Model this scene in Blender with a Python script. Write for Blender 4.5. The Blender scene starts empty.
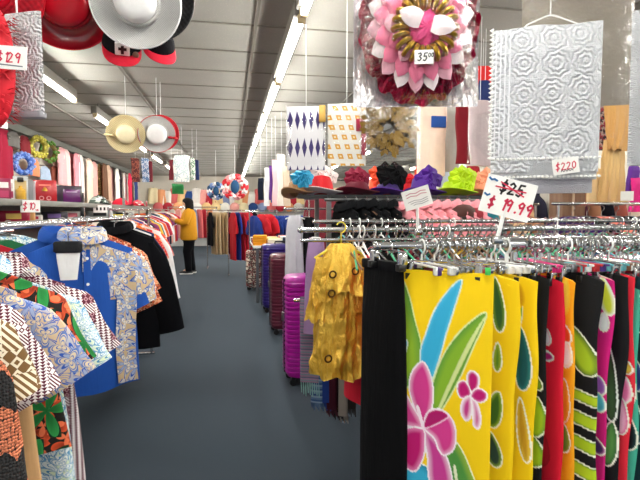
import bpy, math, random
import numpy as np
from math import sin, cos, pi, radians as R, sqrt, atan2, tan
from mathutils import Vector, Matrix

SC = bpy.context.scene
COL = SC.collection
rnd = random.Random(7)

# ------------------------------------------------------------------ camera, world, exposure
CAM = Vector((0, 0, 1.38)); YAW = R(10.6); PITCH = R(3.46); FPX = 480.0
cd = bpy.data.cameras.new('camera'); cam = bpy.data.objects.new('camera', cd); COL.objects.link(cam)
cd.sensor_width = 36; cd.lens = 36 * FPX / 640; cd.clip_start = .02
cam.location = CAM; cam.rotation_euler = (pi/2 - PITCH, 0, -YAW); SC.camera = cam
W = bpy.data.worlds.new('world'); SC.world = W; W.use_nodes = True
W.node_tree.nodes['Background'].inputs[0].default_value = (.93, .97, 1, 1)
W.node_tree.nodes['Background'].inputs[1].default_value = 0.75     # added frontal fill, entering where the unseen front side is left open
SC.view_settings.view_transform = 'Standard'; SC.view_settings.look = 'None'
SC.view_settings.exposure = 0.46; SC.view_settings.gamma = 1; SC.view_settings.use_curve_mapping = False
SC.cycles.use_denoising = True; SC.cycles.max_bounces = 8; SC.cycles.transparent_max_bounces = 12
TUBE = 88.0                                                        # strength of the fluorescent tubes

def at(px, py, Y):
    """world point seen at pixel (px,py) on the plane of depth Y"""
    F = Vector((sin(YAW)*cos(PITCH), cos(YAW)*cos(PITCH), -sin(PITCH)))
    Rt = Vector((cos(YAW), -sin(YAW), 0)); U = Rt.cross(F)
    d = F + Rt*((px-320)/FPX) - U*((py-240)/FPX)
    return CAM + d*(Y/d.y)

# ------------------------------------------------------------------ materials
def lin(c):
    if isinstance(c, str):
        c = [int(c[i:i+2], 16)/255 for i in (0, 2, 4)]
    f = lambda v: v/12.92 if v <= .04045 else ((v+.055)/1.055)**2.4
    return (f(c[0]), f(c[1]), f(c[2]), 1)

class NT:
    def __init__(s, name):
        s.m = bpy.data.materials.new(name); s.m.use_nodes = True
        s.t = s.m.node_tree; s.n = s.t.nodes; s.l = s.t.links
        s.bsdf = s.n['Principled BSDF']; s.out = s.n['Material Output']
    def put(s, sock, v):
        if isinstance(v, bpy.types.NodeSocket): s.l.new(v, sock)
        elif isinstance(v, (int, float)) and sock.type != 'VALUE': sock.default_value = (v, v, v, 1) if sock.type == 'RGBA' else (v, v, v)
        else: sock.default_value = v
    def math(s, op, a, b=None, c=None):
        n = s.n.new('ShaderNodeMath'); n.operation = op
        for i, v in enumerate((a, b, c)):
            if v is not None: s.put(n.inputs[i], v)
        return n.outputs[0]
    def vm(s, op, a, b=None):
        n = s.n.new('ShaderNodeVectorMath'); n.operation = op
        s.put(n.inputs[0], a)
        if b is not None: s.put(n.inputs[3] if op == 'SCALE' else n.inputs[1], b)
        return n.outputs[0]
    def mix(s, f, a, b):
        n = s.n.new('ShaderNodeMix'); n.data_type = 'RGBA'
        s.put(n.inputs[0], f); s.put(n.inputs[6], a); s.put(n.inputs[7], b)
        return n.outputs[2]
    def sep(s, v):
        n = s.n.new('ShaderNodeSeparateXYZ'); s.l.new(v, n.inputs[0]); return n.outputs
    def comb(s, x, y, z=0.0):
        n = s.n.new('ShaderNodeCombineXYZ')
        for i, v in enumerate((x, y, z)): s.put(n.inputs[i], v)
        return n.outputs[0]
    def obj(s):
        return s.n.new('ShaderNodeTexCoord').outputs['Object']
    def plane(s):                       # cloth coordinates: x across, z down
        o = s.sep(s.obj()); return s.comb(s.math('ADD', o[0], s.math('MULTIPLY', o[1], .45)), o[2])
    def noise(s, v, scale, detail=3, rough=.55, dim='3D'):
        n = s.n.new('ShaderNodeTexNoise'); n.noise_dimensions = dim
        s.put(n.inputs['Vector'], v); n.inputs['Scale'].default_value = scale
        n.inputs['Detail'].default_value = detail; n.inputs['Roughness'].default_value = rough
        return n.outputs['Fac']
    def vor(s, v, scale, rand=.8, feat='F1', dim='2D'):
        n = s.n.new('ShaderNodeTexVoronoi'); n.voronoi_dimensions = dim; n.feature = feat
        s.put(n.inputs['Vector'], v); n.inputs['Scale'].default_value = scale
        n.inputs['Randomness'].default_value = rand
        return n.outputs
    def bump(s, h, strength=.3, dist=.01):
        n = s.n.new('ShaderNodeBump'); n.inputs['Strength'].default_value = strength
        n.inputs['Distance'].default_value = dist; s.l.new(h, n.inputs['Height'])
        s.l.new(n.outputs[0], s.bsdf.inputs['Normal'])
    def fin(s, color, rough=.75, metal=0, sheen=0, coat=0, spec=None):
        b = s.bsdf.inputs
        s.put(b['Base Color'], color); b['Roughness'].default_value = rough; b['Metallic'].default_value = metal
        b['Sheen Weight'].default_value = sheen; b['Coat Weight'].default_value = coat
        if spec is not None: b['Specular IOR Level'].default_value = spec
        return s.m
    # a layer of scattered flowers: returns mask, outline, radius
    def flowers(s, v, scale, petals, rad, off=0.0, rand=.75, pinch=.45):
        q = s.vm('ADD', s.vm('SCALE', v, scale), (off, off*1.7, 0))
        o = s.vor(q, 1.0, rand)
        d = s.sep(s.vm('SUBTRACT', q, o['Position'])); cr = s.sep(o['Color'])
        a = s.math('MULTIPLY_ADD', cr[0], 6.28, s.math('ARCTAN2', d[1], d[0]))
        pet = s.math('MULTIPLY_ADD', s.math('COSINE', s.math('MULTIPLY', a, float(petals))), pinch, 1-pinch)
        lim = s.math('MULTIPLY', pet, rad)
        rel = s.math('DIVIDE', o['Distance'], s.math('MAXIMUM', lim, .02))
        return s.math('LESS_THAN', rel, 1.0), s.math('LESS_THAN', rel, 1.22), rel, cr

_mc = {}
def cached(f):
    def g(*a, **k):
        key = (f.__name__, a[0])
        if key not in _mc: _mc[key] = f(*a, **k)
        return _mc[key]
    return g

@cached
def plain(name, c, rough=.8, metal=0, var=.12, nscale=25, bump=0, sheen=0, coat=0, spec=None):
    t = NT(name); c = lin(c)
    o = t.obj(); n = t.noise(o, nscale)
    dark = tuple(x*(1-var) for x in c[:3])+(1,); lite = tuple(min(1, x*(1+var)) for x in c[:3])+(1,)
    m = t.fin(t.mix(n, dark, lite), rough, metal, sheen, coat, spec)
    if bump: t.bump(t.noise(o, nscale*4), bump, .004)
    return m
@cached
def cloth(name, c, rough=.85, fold=.35, var=.1, sheen=.02):
    """woven plain cloth, fine weave and soft creases in the bump"""
    t = NT(name); c = lin(c); o = t.obj()
    n = t.noise(o, 18, 4)
    st = t.noise(t.vm('MULTIPLY', o, (30, 30, 4)), 1.0, 3)
    dark = tuple(x*(1-var) for x in c[:3])+(1,); lite = tuple(min(1, x*(1+var)) for x in c[:3])+(1,)
    m = t.fin(t.mix(n, dark, lite), rough, 0, sheen, 0, .3 if max(c[:3]) > .05 else .06)
    t.bump(t.math('ADD', st, t.math('MULTIPLY', n, .5)), fold, .012)
    return m
@cached
def metal(name, c='c9cacb', rough=.22):
    t = NT(name); o = t.obj()
    n = t.noise(o, 40); c = lin(c)
    return t.fin(t.mix(n, tuple(x*.85 for x in c[:3])+(1,), c), rough, 1)
@cached
def printed(name, base, layers, rough=.8, lines=None, fold=.3, veins=0):
    """base cloth with scattered flower or leaf layers: (scale, petals, radius, fill, outline, heart)"""
    t = NT(name); v = t.plane()
    col = lin(base)
    if lines:
        lc, ls, lw = lines
        w = t.noise(v, ls*.35, 2)
        k = t.math('FRACT', t.math('MULTIPLY', w, 14.0))
        col = t.mix(t.math('LESS_THAN', k, lw), col, lin(lc))
    for i, L in enumerate(layers):
        sc, pe, ra, fi, ou, he = L
        m, e, rel, cr = t.flowers(v, sc, pe, ra, 3.7*i+1.3)
        if ou: col = t.mix(e, col, lin(ou))
        f = lin(fi)
        if he: f = t.mix(t.math('MULTIPLY', rel, rel), lin(he), f)
        if veins and ou: f = t.mix(t.math('LESS_THAN', t.math('FRACT', t.math('MULTIPLY', rel, veins)), .3), f, lin(ou))
        col = t.mix(m, col, f)
    m = t.fin(col, rough, 0, .02, 0, .3)
    o = t.obj(); t.bump(t.noise(t.vm('MULTIPLY', o, (30, 30, 5)), 1.0, 3), fold, .012)
    return m
@cached
def tapa(name, c1, c2, s=14.0, c3=None, rough=.8):
    """bands of lozenges, teeth and slanted bars"""
    t = NT(name); o = t.sep(t.plane()); x, z = o[0], o[1]
    u = t.math('FRACT', t.math('MULTIPLY', x, s)); w = t.math('FRACT', t.math('MULTIPLY', z, s))
    au = t.math('ABSOLUTE', t.math('SUBTRACT', u, .5)); aw = t.math('ABSOLUTE', t.math('SUBTRACT', w, .5))
    A = t.math('GREATER_THAN', t.math('ABSOLUTE', t.math('SUBTRACT', t.math('ADD', au, aw), .36)), .13)
    B = t.math('LESS_THAN', t.math('FRACT', t.math('MULTIPLY', t.math('ADD', x, z), s*1.7)), .5)
    Cc = t.math('LESS_THAN', t.math('FRACT', t.math('MULTIPLY', z, s*2)), t.math('MULTIPLY', au, 2.0))
    b1 = t.math('LESS_THAN', t.math('FRACT', t.math('MULTIPLY', z, s*.27)), .5)
    b2 = t.math('LESS_THAN', t.math('FRACT', t.math('MULTIPLY', x, s*.19)), .45)
    k = t.math('ADD', t.math('MULTIPLY', b1, A), t.math('MULTIPLY', t.math('SUBTRACT', 1.0, b1), B))
    k = t.math('ADD', t.math('MULTIPLY', b2, k), t.math('MULTIPLY', t.math('SUBTRACT', 1.0, b2), Cc))
    col = t.mix(k, lin(c1), lin(c2))
    if c3: col = t.mix(t.math('MULTIPLY', b1, b2), col, t.mix(k, lin(c3), lin(c2)))
    m = t.fin(col, rough, 0, .02, 0, .3)
    q = t.obj(); t.bump(t.noise(t.vm('MULTIPLY', q, (30, 30, 5)), 1.0, 3), .3, .012)
    return m
@cached
def knit(name, c1, c2, s=7.0):
    t = NT(name); o = t.sep(t.plane()); x, z = o[0], o[1]
    zz = t.math('ADD', z, t.math('MULTIPLY', t.math('PINGPONG', t.math('MULTIPLY', x, 26.0), .5), .045))
    zz = t.math('ADD', zz, t.math('MULTIPLY', t.noise(t.plane(), 40), .03))
    k = t.math('LESS_THAN', t.math('FRACT', t.math('MULTIPLY', zz, s)), .6)
    hole = t.vor(t.plane(), 170, .45)['Distance']
    c = t.mix(k, lin(c2), lin(c1))
    c = t.mix(t.math('GREATER_THAN', hole, .56), c, lin('2a1c18'))
    m = t.fin(c, .95); t.bump(t.math('MULTIPLY', hole, -1.0), 1.0, .01); return m
@cached
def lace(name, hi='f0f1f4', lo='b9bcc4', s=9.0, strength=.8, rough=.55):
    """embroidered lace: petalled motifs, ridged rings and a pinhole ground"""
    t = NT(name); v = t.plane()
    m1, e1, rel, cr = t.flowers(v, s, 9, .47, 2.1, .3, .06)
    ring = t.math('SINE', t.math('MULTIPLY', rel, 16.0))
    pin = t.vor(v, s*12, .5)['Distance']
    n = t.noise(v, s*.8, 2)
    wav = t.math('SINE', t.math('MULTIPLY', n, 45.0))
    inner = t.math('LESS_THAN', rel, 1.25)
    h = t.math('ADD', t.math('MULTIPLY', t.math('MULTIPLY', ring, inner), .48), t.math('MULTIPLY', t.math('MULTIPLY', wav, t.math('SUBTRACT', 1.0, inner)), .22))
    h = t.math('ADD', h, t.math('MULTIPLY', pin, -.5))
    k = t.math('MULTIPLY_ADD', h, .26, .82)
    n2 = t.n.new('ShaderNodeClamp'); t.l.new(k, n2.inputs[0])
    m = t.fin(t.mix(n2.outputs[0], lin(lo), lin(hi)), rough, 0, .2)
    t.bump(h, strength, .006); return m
@cached
def dyed(name, rough=.75):
    """cloth whose printed pattern is stored on the mesh"""
    t = NT(name); a = t.n.new('ShaderNodeAttribute'); a.attribute_name = 'dye'
    m = t.fin(a.outputs['Color'], rough, 0, .02, 0, .3)
    o = t.obj(); t.bump(t.noise(t.vm('MULTIPLY', o, (26, 26, 3)), 1.0, 3), .25, .012); return m
@cached
def satin(name, c, c2, rough=.28):
    t = NT(name); o = t.obj(); n = t.noise(o, 9, 4)
    col = t.mix(n, lin(c2), lin(c)); m = t.fin(col, rough, .5, .0, 0)
    t.bump(t.noise(t.vm('MULTIPLY', o, (24, 24, 14)), 1.0, 4), .9, .03); return m
@cached
def straw(name, c, s=90.0):
    """woven sinamay"""
    t = NT(name); o = t.sep(t.obj())
    a = t.math('SINE', t.math('MULTIPLY', o[0], s*6.28/2)); b = t.math('SINE', t.math('MULTIPLY', o[1], s*6.28/2))
    n = t.noise(t.obj(), 60, 3)
    h = t.math('ADD', t.math('MULTIPLY', a, b), n)
    c = lin(c); k = t.n.new('ShaderNodeClamp'); t.l.new(t.math('MULTIPLY_ADD', h, .35, .4), k.inputs[0])
    m = t.fin(t.mix(k.outputs[0], tuple(x*.62 for x in c[:3])+(1,), c), .5); t.bump(h, .35, .004); return m
@cached
def film(name, tint='ffffff', gloss=.16, rough=.12, wr=30, dist=.02):
    """clear crinkled plastic"""
    t = NT(name); o = t.obj()
    tr = t.n.new('ShaderNodeBsdfTransparent'); tr.inputs[0].default_value = lin(tint)
    gl = t.n.new('ShaderNodeBsdfGlossy'); gl.inputs['Roughness'].default_value = rough
    b = t.n.new('ShaderNodeBump'); b.inputs['Strength'].default_value = .6; b.inputs['Distance'].default_value = dist
    t.l.new(t.noise(o, wr, 3), b.inputs['Height']); t.l.new(b.outputs[0], gl.inputs['Normal'])
    fr = t.n.new('ShaderNodeLayerWeight'); fr.inputs[0].default_value = .35; t.l.new(b.outputs[0], fr.inputs['Normal'])
    f = t.math('ADD', t.math('MULTIPLY', fr.outputs['Fresnel'], .25), gloss)
    mx = t.n.new('ShaderNodeMixShader'); t.l.new(f, mx.inputs[0]); t.l.new(tr.outputs[0], mx.inputs[1]); t.l.new(gl.outputs[0], mx.inputs[2])
    t.l.new(mx.outputs[0], t.out.inputs[0]); return t.m
@cached
def glow(name, c, s):
    t = NT(name); e = t.n.new('ShaderNodeEmission'); e.inputs[0].default_value = lin(c); e.inputs[1].default_value = s
    t.l.new(e.outputs[0], t.out.inputs[0]); return t.m

CHROME = metal('chrome'); STEEL = metal('grey_steel', '8d8f90', .35)
WHITE = plain('white_plastic', 'ececea', .5, var=.04); CARD = plain('white_card', 'f2f1ee', .7, var=.03)
BLACKP = plain('black_plastic', '151516', .4); INK_R = plain('red_ink', 'd21f4a', .6, var=.05)
INK_K = plain('black_ink', '16161a', .6, var=.05); INK_B = plain('blue_ink', '2b6ca8', .6, var=.05)
CORD = plain('clear_cord', 'd8d8d8', .3)

# ------------------------------------------------------------------ mesh building
class MB:
    def __init__(s): s.v = []; s.f = []; s.c = None
    def add(s, vs, fs):
        k = len(s.v); s.v += [tuple(p) for p in vs]; s.f += [tuple(i+k for i in f) for f in fs]; return s
    def box(s, c, d, rz=0, bev=0):
        x, y, z = d[0]/2, d[1]/2, d[2]/2
        if bev <= 0:
            vs = [(a*x, b*y, e*z) for e in (-1, 1) for a, b in ((-1, -1), (1, -1), (1, 1), (-1, 1))]
            fs = [(3, 2, 1, 0), (4, 5, 6, 7), (0, 1, 5, 4), (1, 2, 6, 5), (2, 3, 7, 6), (3, 0, 4, 7)]
        else:
            b = min(bev, x*.9, y*.9, z*.9); vs = []; fs = []; q = []
            for k in range(4):
                cx, cy = ((x-b), (y-b)) ; sx, sy = ((1, 1), (-1, 1), (-1, -1), (1, -1))[k]
                for j in range(3):
                    a = k*pi/2 + j*pi/4; q.append((sx*cx+b*cos(a), sy*cy+b*sin(a)))
            n = len(q)
            rows = [(-z, 1-b/max(x, y)*.6, 0), (-z+b*.5, 1, 1), (z-b*.5, 1, 1), (z, 1-b/max(x, y)*.6, 0)]
            for zz, sc, _ in rows: vs += [(p[0]*sc, p[1]*sc, zz) for p in q]
            for i in range(3):
                for j in range(n): fs.append((i*n+j, i*n+(j+1) % n, (i+1)*n+(j+1) % n, (i+1)*n+j))
            fs.append(tuple(range(n-1, -1, -1))); fs.append(tuple(range(3*n, 4*n)))
        cr, sr = cos(rz), sin(rz)
        return s.add([(c[0]+p[0]*cr-p[1]*sr, c[1]+p[0]*sr+p[1]*cr, c[2]+p[2]) for p in vs], fs)
    def tube(s, path, r, n=8, cap=True, flat=None):
        P = [Vector(p) for p in path]; m = len(P); rs = r if isinstance(r, (list, tuple)) else [r]*m
        vs = []; up = None
        for i in range(m):
            d = (P[min(i+1, m-1)]-P[max(i-1, 0)]).normalized()
            if up is None: up = Vector((0, 0, 1)) if abs(d.z) < .9 else Vector((1, 0, 0))
            a = d.cross(up)
            if a.length < 1e-5: a = d.cross(Vector((0, 1, 0)))
            a.normalize(); b = a.cross(d).normalized(); up = b
            for j in range(n):
                t = 2*pi*j/n; vs.append(P[i]+a*(rs[i]*cos(t))+b*(rs[i]*sin(t)))
        fs = [(i*n+j, i*n+(j+1) % n, (i+1)*n+(j+1) % n, (i+1)*n+j) for i in range(m-1) for j in range(n)]
        if cap: fs += [tuple(range(n-1, -1, -1)), tuple(range((m-1)*n, m*n))]
        return s.add(vs, fs)
    def lathe(s, prof, n=32, c=(0, 0, 0), fn=None):
        vs = []
        for r, z in prof:
            for j in range(n):
                t = 2*pi*j/n; p = (c[0]+r*cos(t), c[1]+r*sin(t), c[2]+z)
                vs.append(fn(p, t, r) if fn else p)
        m = len(prof)
        fs = [(i*n+j, i*n+(j+1) % n, (i+1)*n+(j+1) % n, (i+1)*n+j) for i in range(m-1) for j in range(n)]
        return s.add(vs, fs)
    def ring(s, rows, closed=True, cap=(True, True)):
        n = len(rows[0]); vs = [p for r in rows for p in r]; fs = []
        for i in range(len(rows)-1):
            for j in range(n if closed else n-1): fs.append((i*n+j, i*n+(j+1) % n, (i+1)*n+(j+1) % n, (i+1)*n+j))
        if cap[0] and closed: fs.append(tuple(range(n-1, -1, -1)))
        if cap[1] and closed: fs.append(tuple(range((len(rows)-1)*n, len(rows)*n)))
        return s.add(vs, fs)
    def ball(s, c, r, n=12, m=8):
        r = r if isinstance(r, (tuple, list)) else (r, r, r)
        rows = [[(c[0]+r[0]*sin(pi*(i+.02)/(m+.04))*cos(2*pi*j/n), c[1]+r[1]*sin(pi*(i+.02)/(m+.04))*sin(2*pi*j/n), c[2]-r[2]*cos(pi*(i+.02)/(m+.04))) for j in range(n)] for i in range(m+1)]
        return s.ring(rows)
    def torus(s, c, Rr, r, n=28, m=8, fn=None, axis='z'):
        rows = []
        for i in range(n):
            a = 2*pi*i/n; row = []
            for j in range(m):
                b = 2*pi*j/m; rr = Rr + r*cos(b); x, y, z = rr*cos(a), rr*sin(a), r*sin(b)
                if axis == 'y': x, y, z = x, z, y
                row.append((c[0]+x, c[1]+y, c[2]+z))
            rows.append(row)
        k = len(s.v); s.v += [p for r_ in rows for p in r_]
        for i in range(n):
            for j in range(m): s.f.append((k+i*m+j, k+i*m+(j+1) % m, k+((i+1) % n)*m+(j+1) % m, k+((i+1) % n)*m+j))
        return s
    def build(s, name, mat, parent=None, smooth=True, loc=None, rot=None, dye=None):
        me = bpy.data.meshes.new(name); me.from_pydata([tuple(p) for p in s.v], [], s.f); me.update()
        if smooth:
            me.polygons.foreach_set('use_smooth', [True]*len(me.polygons))
            try: me.set_sharp_from_angle(angle=R(50))
            except Exception: pass
        me.materials.append(mat)
        if dye is not None:
            ca = me.color_attributes.new('dye', 'FLOAT_COLOR', 'POINT')
            ca.data.foreach_set('color', np.asarray(dye, dtype=np.float32).ravel())
        o = bpy.data.objects.new(name, me); COL.objects.link(o)
        if parent is not None: o.parent = parent
        if loc is not None: o.location = loc
        if rot is not None: o.rotation_euler = rot
        return o

def tag(o, label, cat, group=None):
    o['label'] = label; o['category'] = cat
    if group: o['group'] = group
    return o
def thing(name, label, cat, loc=(0, 0, 0), rz=0, group=None, rot=None):
    o = bpy.data.objects.new(name, None); COL.objects.link(o); o.empty_display_size = .1
    o.location = loc; o.rotation_euler = rot if rot else (0, 0, rz)
    return tag(o, label, cat, group)
def struct(o): o['kind'] = 'structure'; return o
def dup(root, loc, rz=None, label=None, group=None, mats=None):
    """copy a thing with its parts; mats maps a part's base name to another material"""
    r = root.copy(); COL.objects.link(r); r.location = loc
    if rz is not None: r.rotation_euler = (r.rotation_euler[0], r.rotation_euler[1], rz)
    if label: r['label'] = label
    if group: r['group'] = group
    def remat(o):
        b = o.name.split('.')[0]
        if mats and b in mats and o.type == 'MESH':
            o.material_slots[0].link = 'OBJECT'; o.material_slots[0].material = mats[b]
    remat(r)
    for ch in list(root.children):
        c = ch.copy(); COL.objects.link(c); c.parent = r; remat(c)
        for g in list(ch.children):
            d = g.copy(); COL.objects.link(d); d.parent = c; remat(d)
    return r

# ================================================================== THE ROOM
CZ = 2.75
struct(MB().box((1.6, 7.5, -.05), (10.8, 25, .1)).build('floor', None or (lambda t: (
    t.fin(t.mix(t.noise(t.obj(), 320, 2), t.mix(t.noise(t.obj(), 1.2, 3), lin('27323d'), lin('2f3b47')), lin('404d59')), .9),
    t.bump(t.noise(t.obj(), 500, 2), .5, .004), t.m)[-1])(NT('carpet')), smooth=False))
def ceil_mat():
    t = NT('ceiling_tile'); o = t.obj()
    n = t.noise(o, 3, 3); c = t.mix(n, lin('8b8882'), lin('97948d'))
    sp = t.vor(o, 70, 1, dim='3D')['Distance']
    c = t.mix(t.math('LESS_THAN', sp, .14), c, lin('b3aa9c'))
    return t.fin(c, .95)
struct(MB().box((1.6, 7.5, CZ+.05), (10.8, 25, .1)).build('ceiling', ceil_mat(), smooth=False))
g = MB(); bars = plain('grid_bar', '6f6a61', .8)
for k in range(-3, 6): g.box((.2+1.215*k, 7.5, CZ-.006), (.024, 25, .016))
for k in range(-12, 30): g.box((1.6, 3.66+.61*k, CZ-.003), (10.8, .016, .008))
struct(g.build('trim_1', bars, smooth=False))
wallm = plain('wall_paint', 'cfc8bb', .9, nscale=3)
struct(MB().box((-3.5, 7.5, CZ/2), (.1, 25, CZ)).build('wall_left', wallm, smooth=False))
struct(MB().box((6.6, 7.5, CZ/2), (.1, 25, CZ)).build('wall_right', wallm, smooth=False))
struct(MB().box((1.6, 19.6, CZ/2), (10.2, .1, CZ)).build('wall_back', wallm, smooth=False))
struct(MB().box((-3.36, 7.5, CZ-.06), (.18, 25, .12)).build('trim_2', plain('bulkhead', '6f7069', .8), smooth=False))
pm = MB(); 
px0 = at(567, 100, 4.2).x; px1 = at(590, 100, 4.2).x; pw = px1-px0
wood = (lambda t: (t.fin(t.mix(t.noise(t.vm('MULTIPLY', t.obj(), (30, 30, 1.5)), 1, 4), lin('5c3f2c'), lin('86644a')), .6), t.m)[-1])(NT('brown_wood'))
struct(MB().box(((px0+px1)/2, 4.32, CZ/2), (pw, .2, CZ)).build('pillar', wood, smooth=False))
struct(MB().box(((px0+px1)/2-.01, 4.216, CZ/2), (.02, .012, CZ)).build('trim_3', plain('pale_strip', 'b79c80', .6), smooth=False))

# ------------------------------------------------------------------ fluorescent strip lights
TM = glow('tube_light', 'fbfaf2', TUBE); HOUS = plain('fixture_paint', '6a655e', .5)
def strip_proto():
    t = thing('strip_light', 'long fluorescent strip light', 'ceiling light')
    MB().box((0, 0, -.045), (.07, 1.44, .09), bev=.01).build('housing', HOUS, t)
    MB().tube([(.012, -.66, -.117), (.012, .66, -.117)], .017, 10).build('tube', TM, t)
    for y in (-.5, .5): MB().tube([(0, y, 0), (0, y, .07)], .012, 8).build('stem', HOUS, t)
    for y in (-.70, .70):
        MB().box((.010, y, -.105), (.05, .035, .06), bev=.006).build('end_cap', plain('cap_tan', 'c8b48c', .5), t)
    return t
sp = None
def light(x, y, label, group=None):
    global sp
    if sp is None:
        sp = strip_proto(); sp.location = (x, y, CZ-.082); sp['label'] = label
        if group: sp['group'] = group
        return sp
    return dup(sp, (x, y, CZ-.082), 0, label, group)
for k in range(-4, 10):
    y = 3.70+1.50*k
    light(.435, y, 'big fluorescent strip light overhead above the aisle, nearest of its row' if k == 0 else
          'second fluorescent strip light of the row over the aisle' if k == 1 else 'fluorescent strip light further along the row over the aisle' if k > 1 else
          'fluorescent strip light overhead behind the camera', None if k in (0, 1) else 'strip lights down the aisle row')
for k in range(-4, 7):
    y = 4.90+2.2*k
    light(-1.63, y, 'strip light over the racks on the left side, above the straw hats' if k == 0 else
          'strip light further down the left-hand row', None if k == 0 else 'strip lights of the left row')
for k in range(-3, 7):
    light(2.75, 3.2+2.25*k, 'strip light over the right-hand racks', 'strip lights of the right row')
    light(5.0, 3.2+2.25*k, 'strip light by the right wall', 'strip lights near the right wall')
# box where the cable enters the nearest light
b = MB().box((0, 0, 0), (.1, .14, .1), bev=.01).build('junction_box', plain('box_tan', '8a7355', .6), loc=(.43, 2.88, CZ-.052))
tag(b, 'tan cable box at the near end of the overhead strip light', 'junction box')

# ================================================================== GARMENT BUILDERS
def fold_fn(seed, amp, k=5):
    r = random.Random(seed); w = [(r.uniform(8, 34), r.uniform(0, 6.28), r.uniform(.3, 1)) for _ in range(k)]
    return lambda x, f: amp*f*sum(a*sin(x*q+p+f*1.3) for q, p, a in w)/sqrt(k)*1.4
def body_mb(W, L, t=.07, slope=.42, flare=.12, amp=.022, seed=1, nv=18, nu=44, neck=.075, hemwave=.0):
    ff = fold_fn(seed, amp); fb = fold_fn(seed+9, amp); rows = []
    for i in range(nv+1):
        f = i/nv; row = []
        hw = W/2*(1+flare*f)*(1-.04*sin(pi*min(1, f*1.6)))
        th = t/2*(.22+.78*min(1, f*5))
        for j in range(nu):
            a = 2*pi*j/nu; ca, sa = cos(a), sin(a)
            x = hw*math.copysign(abs(ca)**.75, ca); y = -th*math.copysign(abs(sa)**.6, sa)
            y += (ff if sa > 0 else fb)(x, .25+.75*f)*(abs(sa)**.5)
            ax = abs(x)
            z = -L*f - slope*max(0, ax-neck*.8)*(1-f)**1.5
            if ax < neck: z -= (.035 if sa > 0 else .012)*(1-(ax/neck)**2)*(1-f)**6
            z += hemwave*f*sin(x*18+seed)
            row.append((x, y, z))
        rows.append(row)
    return MB().ring(rows, cap=(True, True))
def sleeve_mb(side, W, slope, Ls, ang, r0=.085, r1=.07, seed=3, nv=10, nu=20):
    rr = random.Random(seed); p0 = Vector((side*(W/2-.035), 0, -slope*(W/2-.05)-.02))
    d = Vector((side*sin(ang), 0, -cos(ang))); e = Vector((side*cos(ang), 0, sin(ang))); rows = []
    ph = rr.uniform(0, 6)
    for i in range(nv+1):
        f = i/nv; r = r0+(r1-r0)*f; row = []; c = p0+d*(Ls*f)
        k = .35+.65*min(1, f*4)
        for j in range(nu):
            a = 2*pi*j/nu; w = 1+.10*sin(3*a+ph+5*f)
            row.append(tuple(c+e*(r*k*cos(a)*w) + Vector((0, -.42*r*k*sin(a)*w + .006*sin(9*f+ph), 0))))
        rows.append(row)
    if side < 0: rows = [r_[::-1] for r_ in rows]
    return MB().ring(rows)
def collar_mb(neck=.075, h=.045, flare=.02):
    rows = []
    for k, (zz, q) in enumerate(((-.012, 0), (h*.7, .004), (h, .012), (h*.55, .03), (-.005, .036))):
        rows.append([((neck+q)*cos(2*pi*j/24), -(.042+q*.8)*sin(2*pi*j/24), zz - (.03*max(0, sin(2*pi*j/24)))) for j in range(24)])
    return MB().ring(rows, cap=(False, False))
def hanger_things(loc, rz, w=.38, group='plastic hangers on the rails', mat=None, hookh=.055, hookmat=None, label=None, slope=.42):
    t = thing('hanger', label or 'shirt hanger on the rail', 'hanger', loc, rz, group)
    hook = [(0, 0, -.01), (0, 0, hookh*.55)]+[(.022*sin(a)*1.0, 0, hookh*.55+.024-.024*cos(a)) for a in [i*pi/6 for i in range(1, 9)]]
    MB().tube(hook, .003, 5).build('hook', hookmat or CHROME, t)
    MB().tube([(-w/2, 0, -.012-slope*w/2*.9), (-.03, 0, -.014), (.03, 0, -.014), (w/2, 0, -.012-slope*w/2*.9)], .006, 6).build('arms', mat or WHITE, t)
    return t
HKG = {}
def garment(name, label, cat, loc, rz=0, W=.42, L=.72, mat=None, sl=None, smat=None, col=None, group=None, t=.07, slope=.42,
            flare=.1, amp=.022, seed=1, neck=.075, hang=None, r0=.09, r1=.085, ang=R(24), hemwave=0, placket=None, pocket=None):
    o = thing(name, label, cat, loc, rz, group)
    body_mb(W, L, t, slope, flare, amp, seed, neck=neck, hemwave=hemwave).build('body', mat, o)
    if sl:
        for s in (-1, 1): sleeve_mb(s, W, slope, sl, ang, r0, r1, seed+s).build('sleeve', smat or mat, o)
    if col: collar_mb(neck).build('collar', col, o)
    if placket:
        p = MB()
        for k in range(12):
            p.box((0, -t/2-.004-.004*sin(k), -.06-(L-.08)*(k+.5)/12), (.032, .006, (L-.08)/12+.002))
        p.build('placket', placket, o)
        for k in range(5):
            MB().lathe([(0, -.002), (.007, -.002), (.007, .002), (0, .002)], 10).build('button', WHITE, o, loc=(0, -t/2-.014, -.1-k*.12), rot=(pi/2, 0, 0))
    if pocket:
        MB().box((.1, -t/2-.006, -.24), (.11, .008, .13), bev=.003).build('pocket', pocket, o)
    if hang: hanger_things((loc[0], loc[1], loc[2]+.008), rz, W*.86, hang[0], hang[1] if len(hang) > 1 else None, slope=slope, label=hang[2] if len(hang) > 2 else None)
    return o
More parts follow.
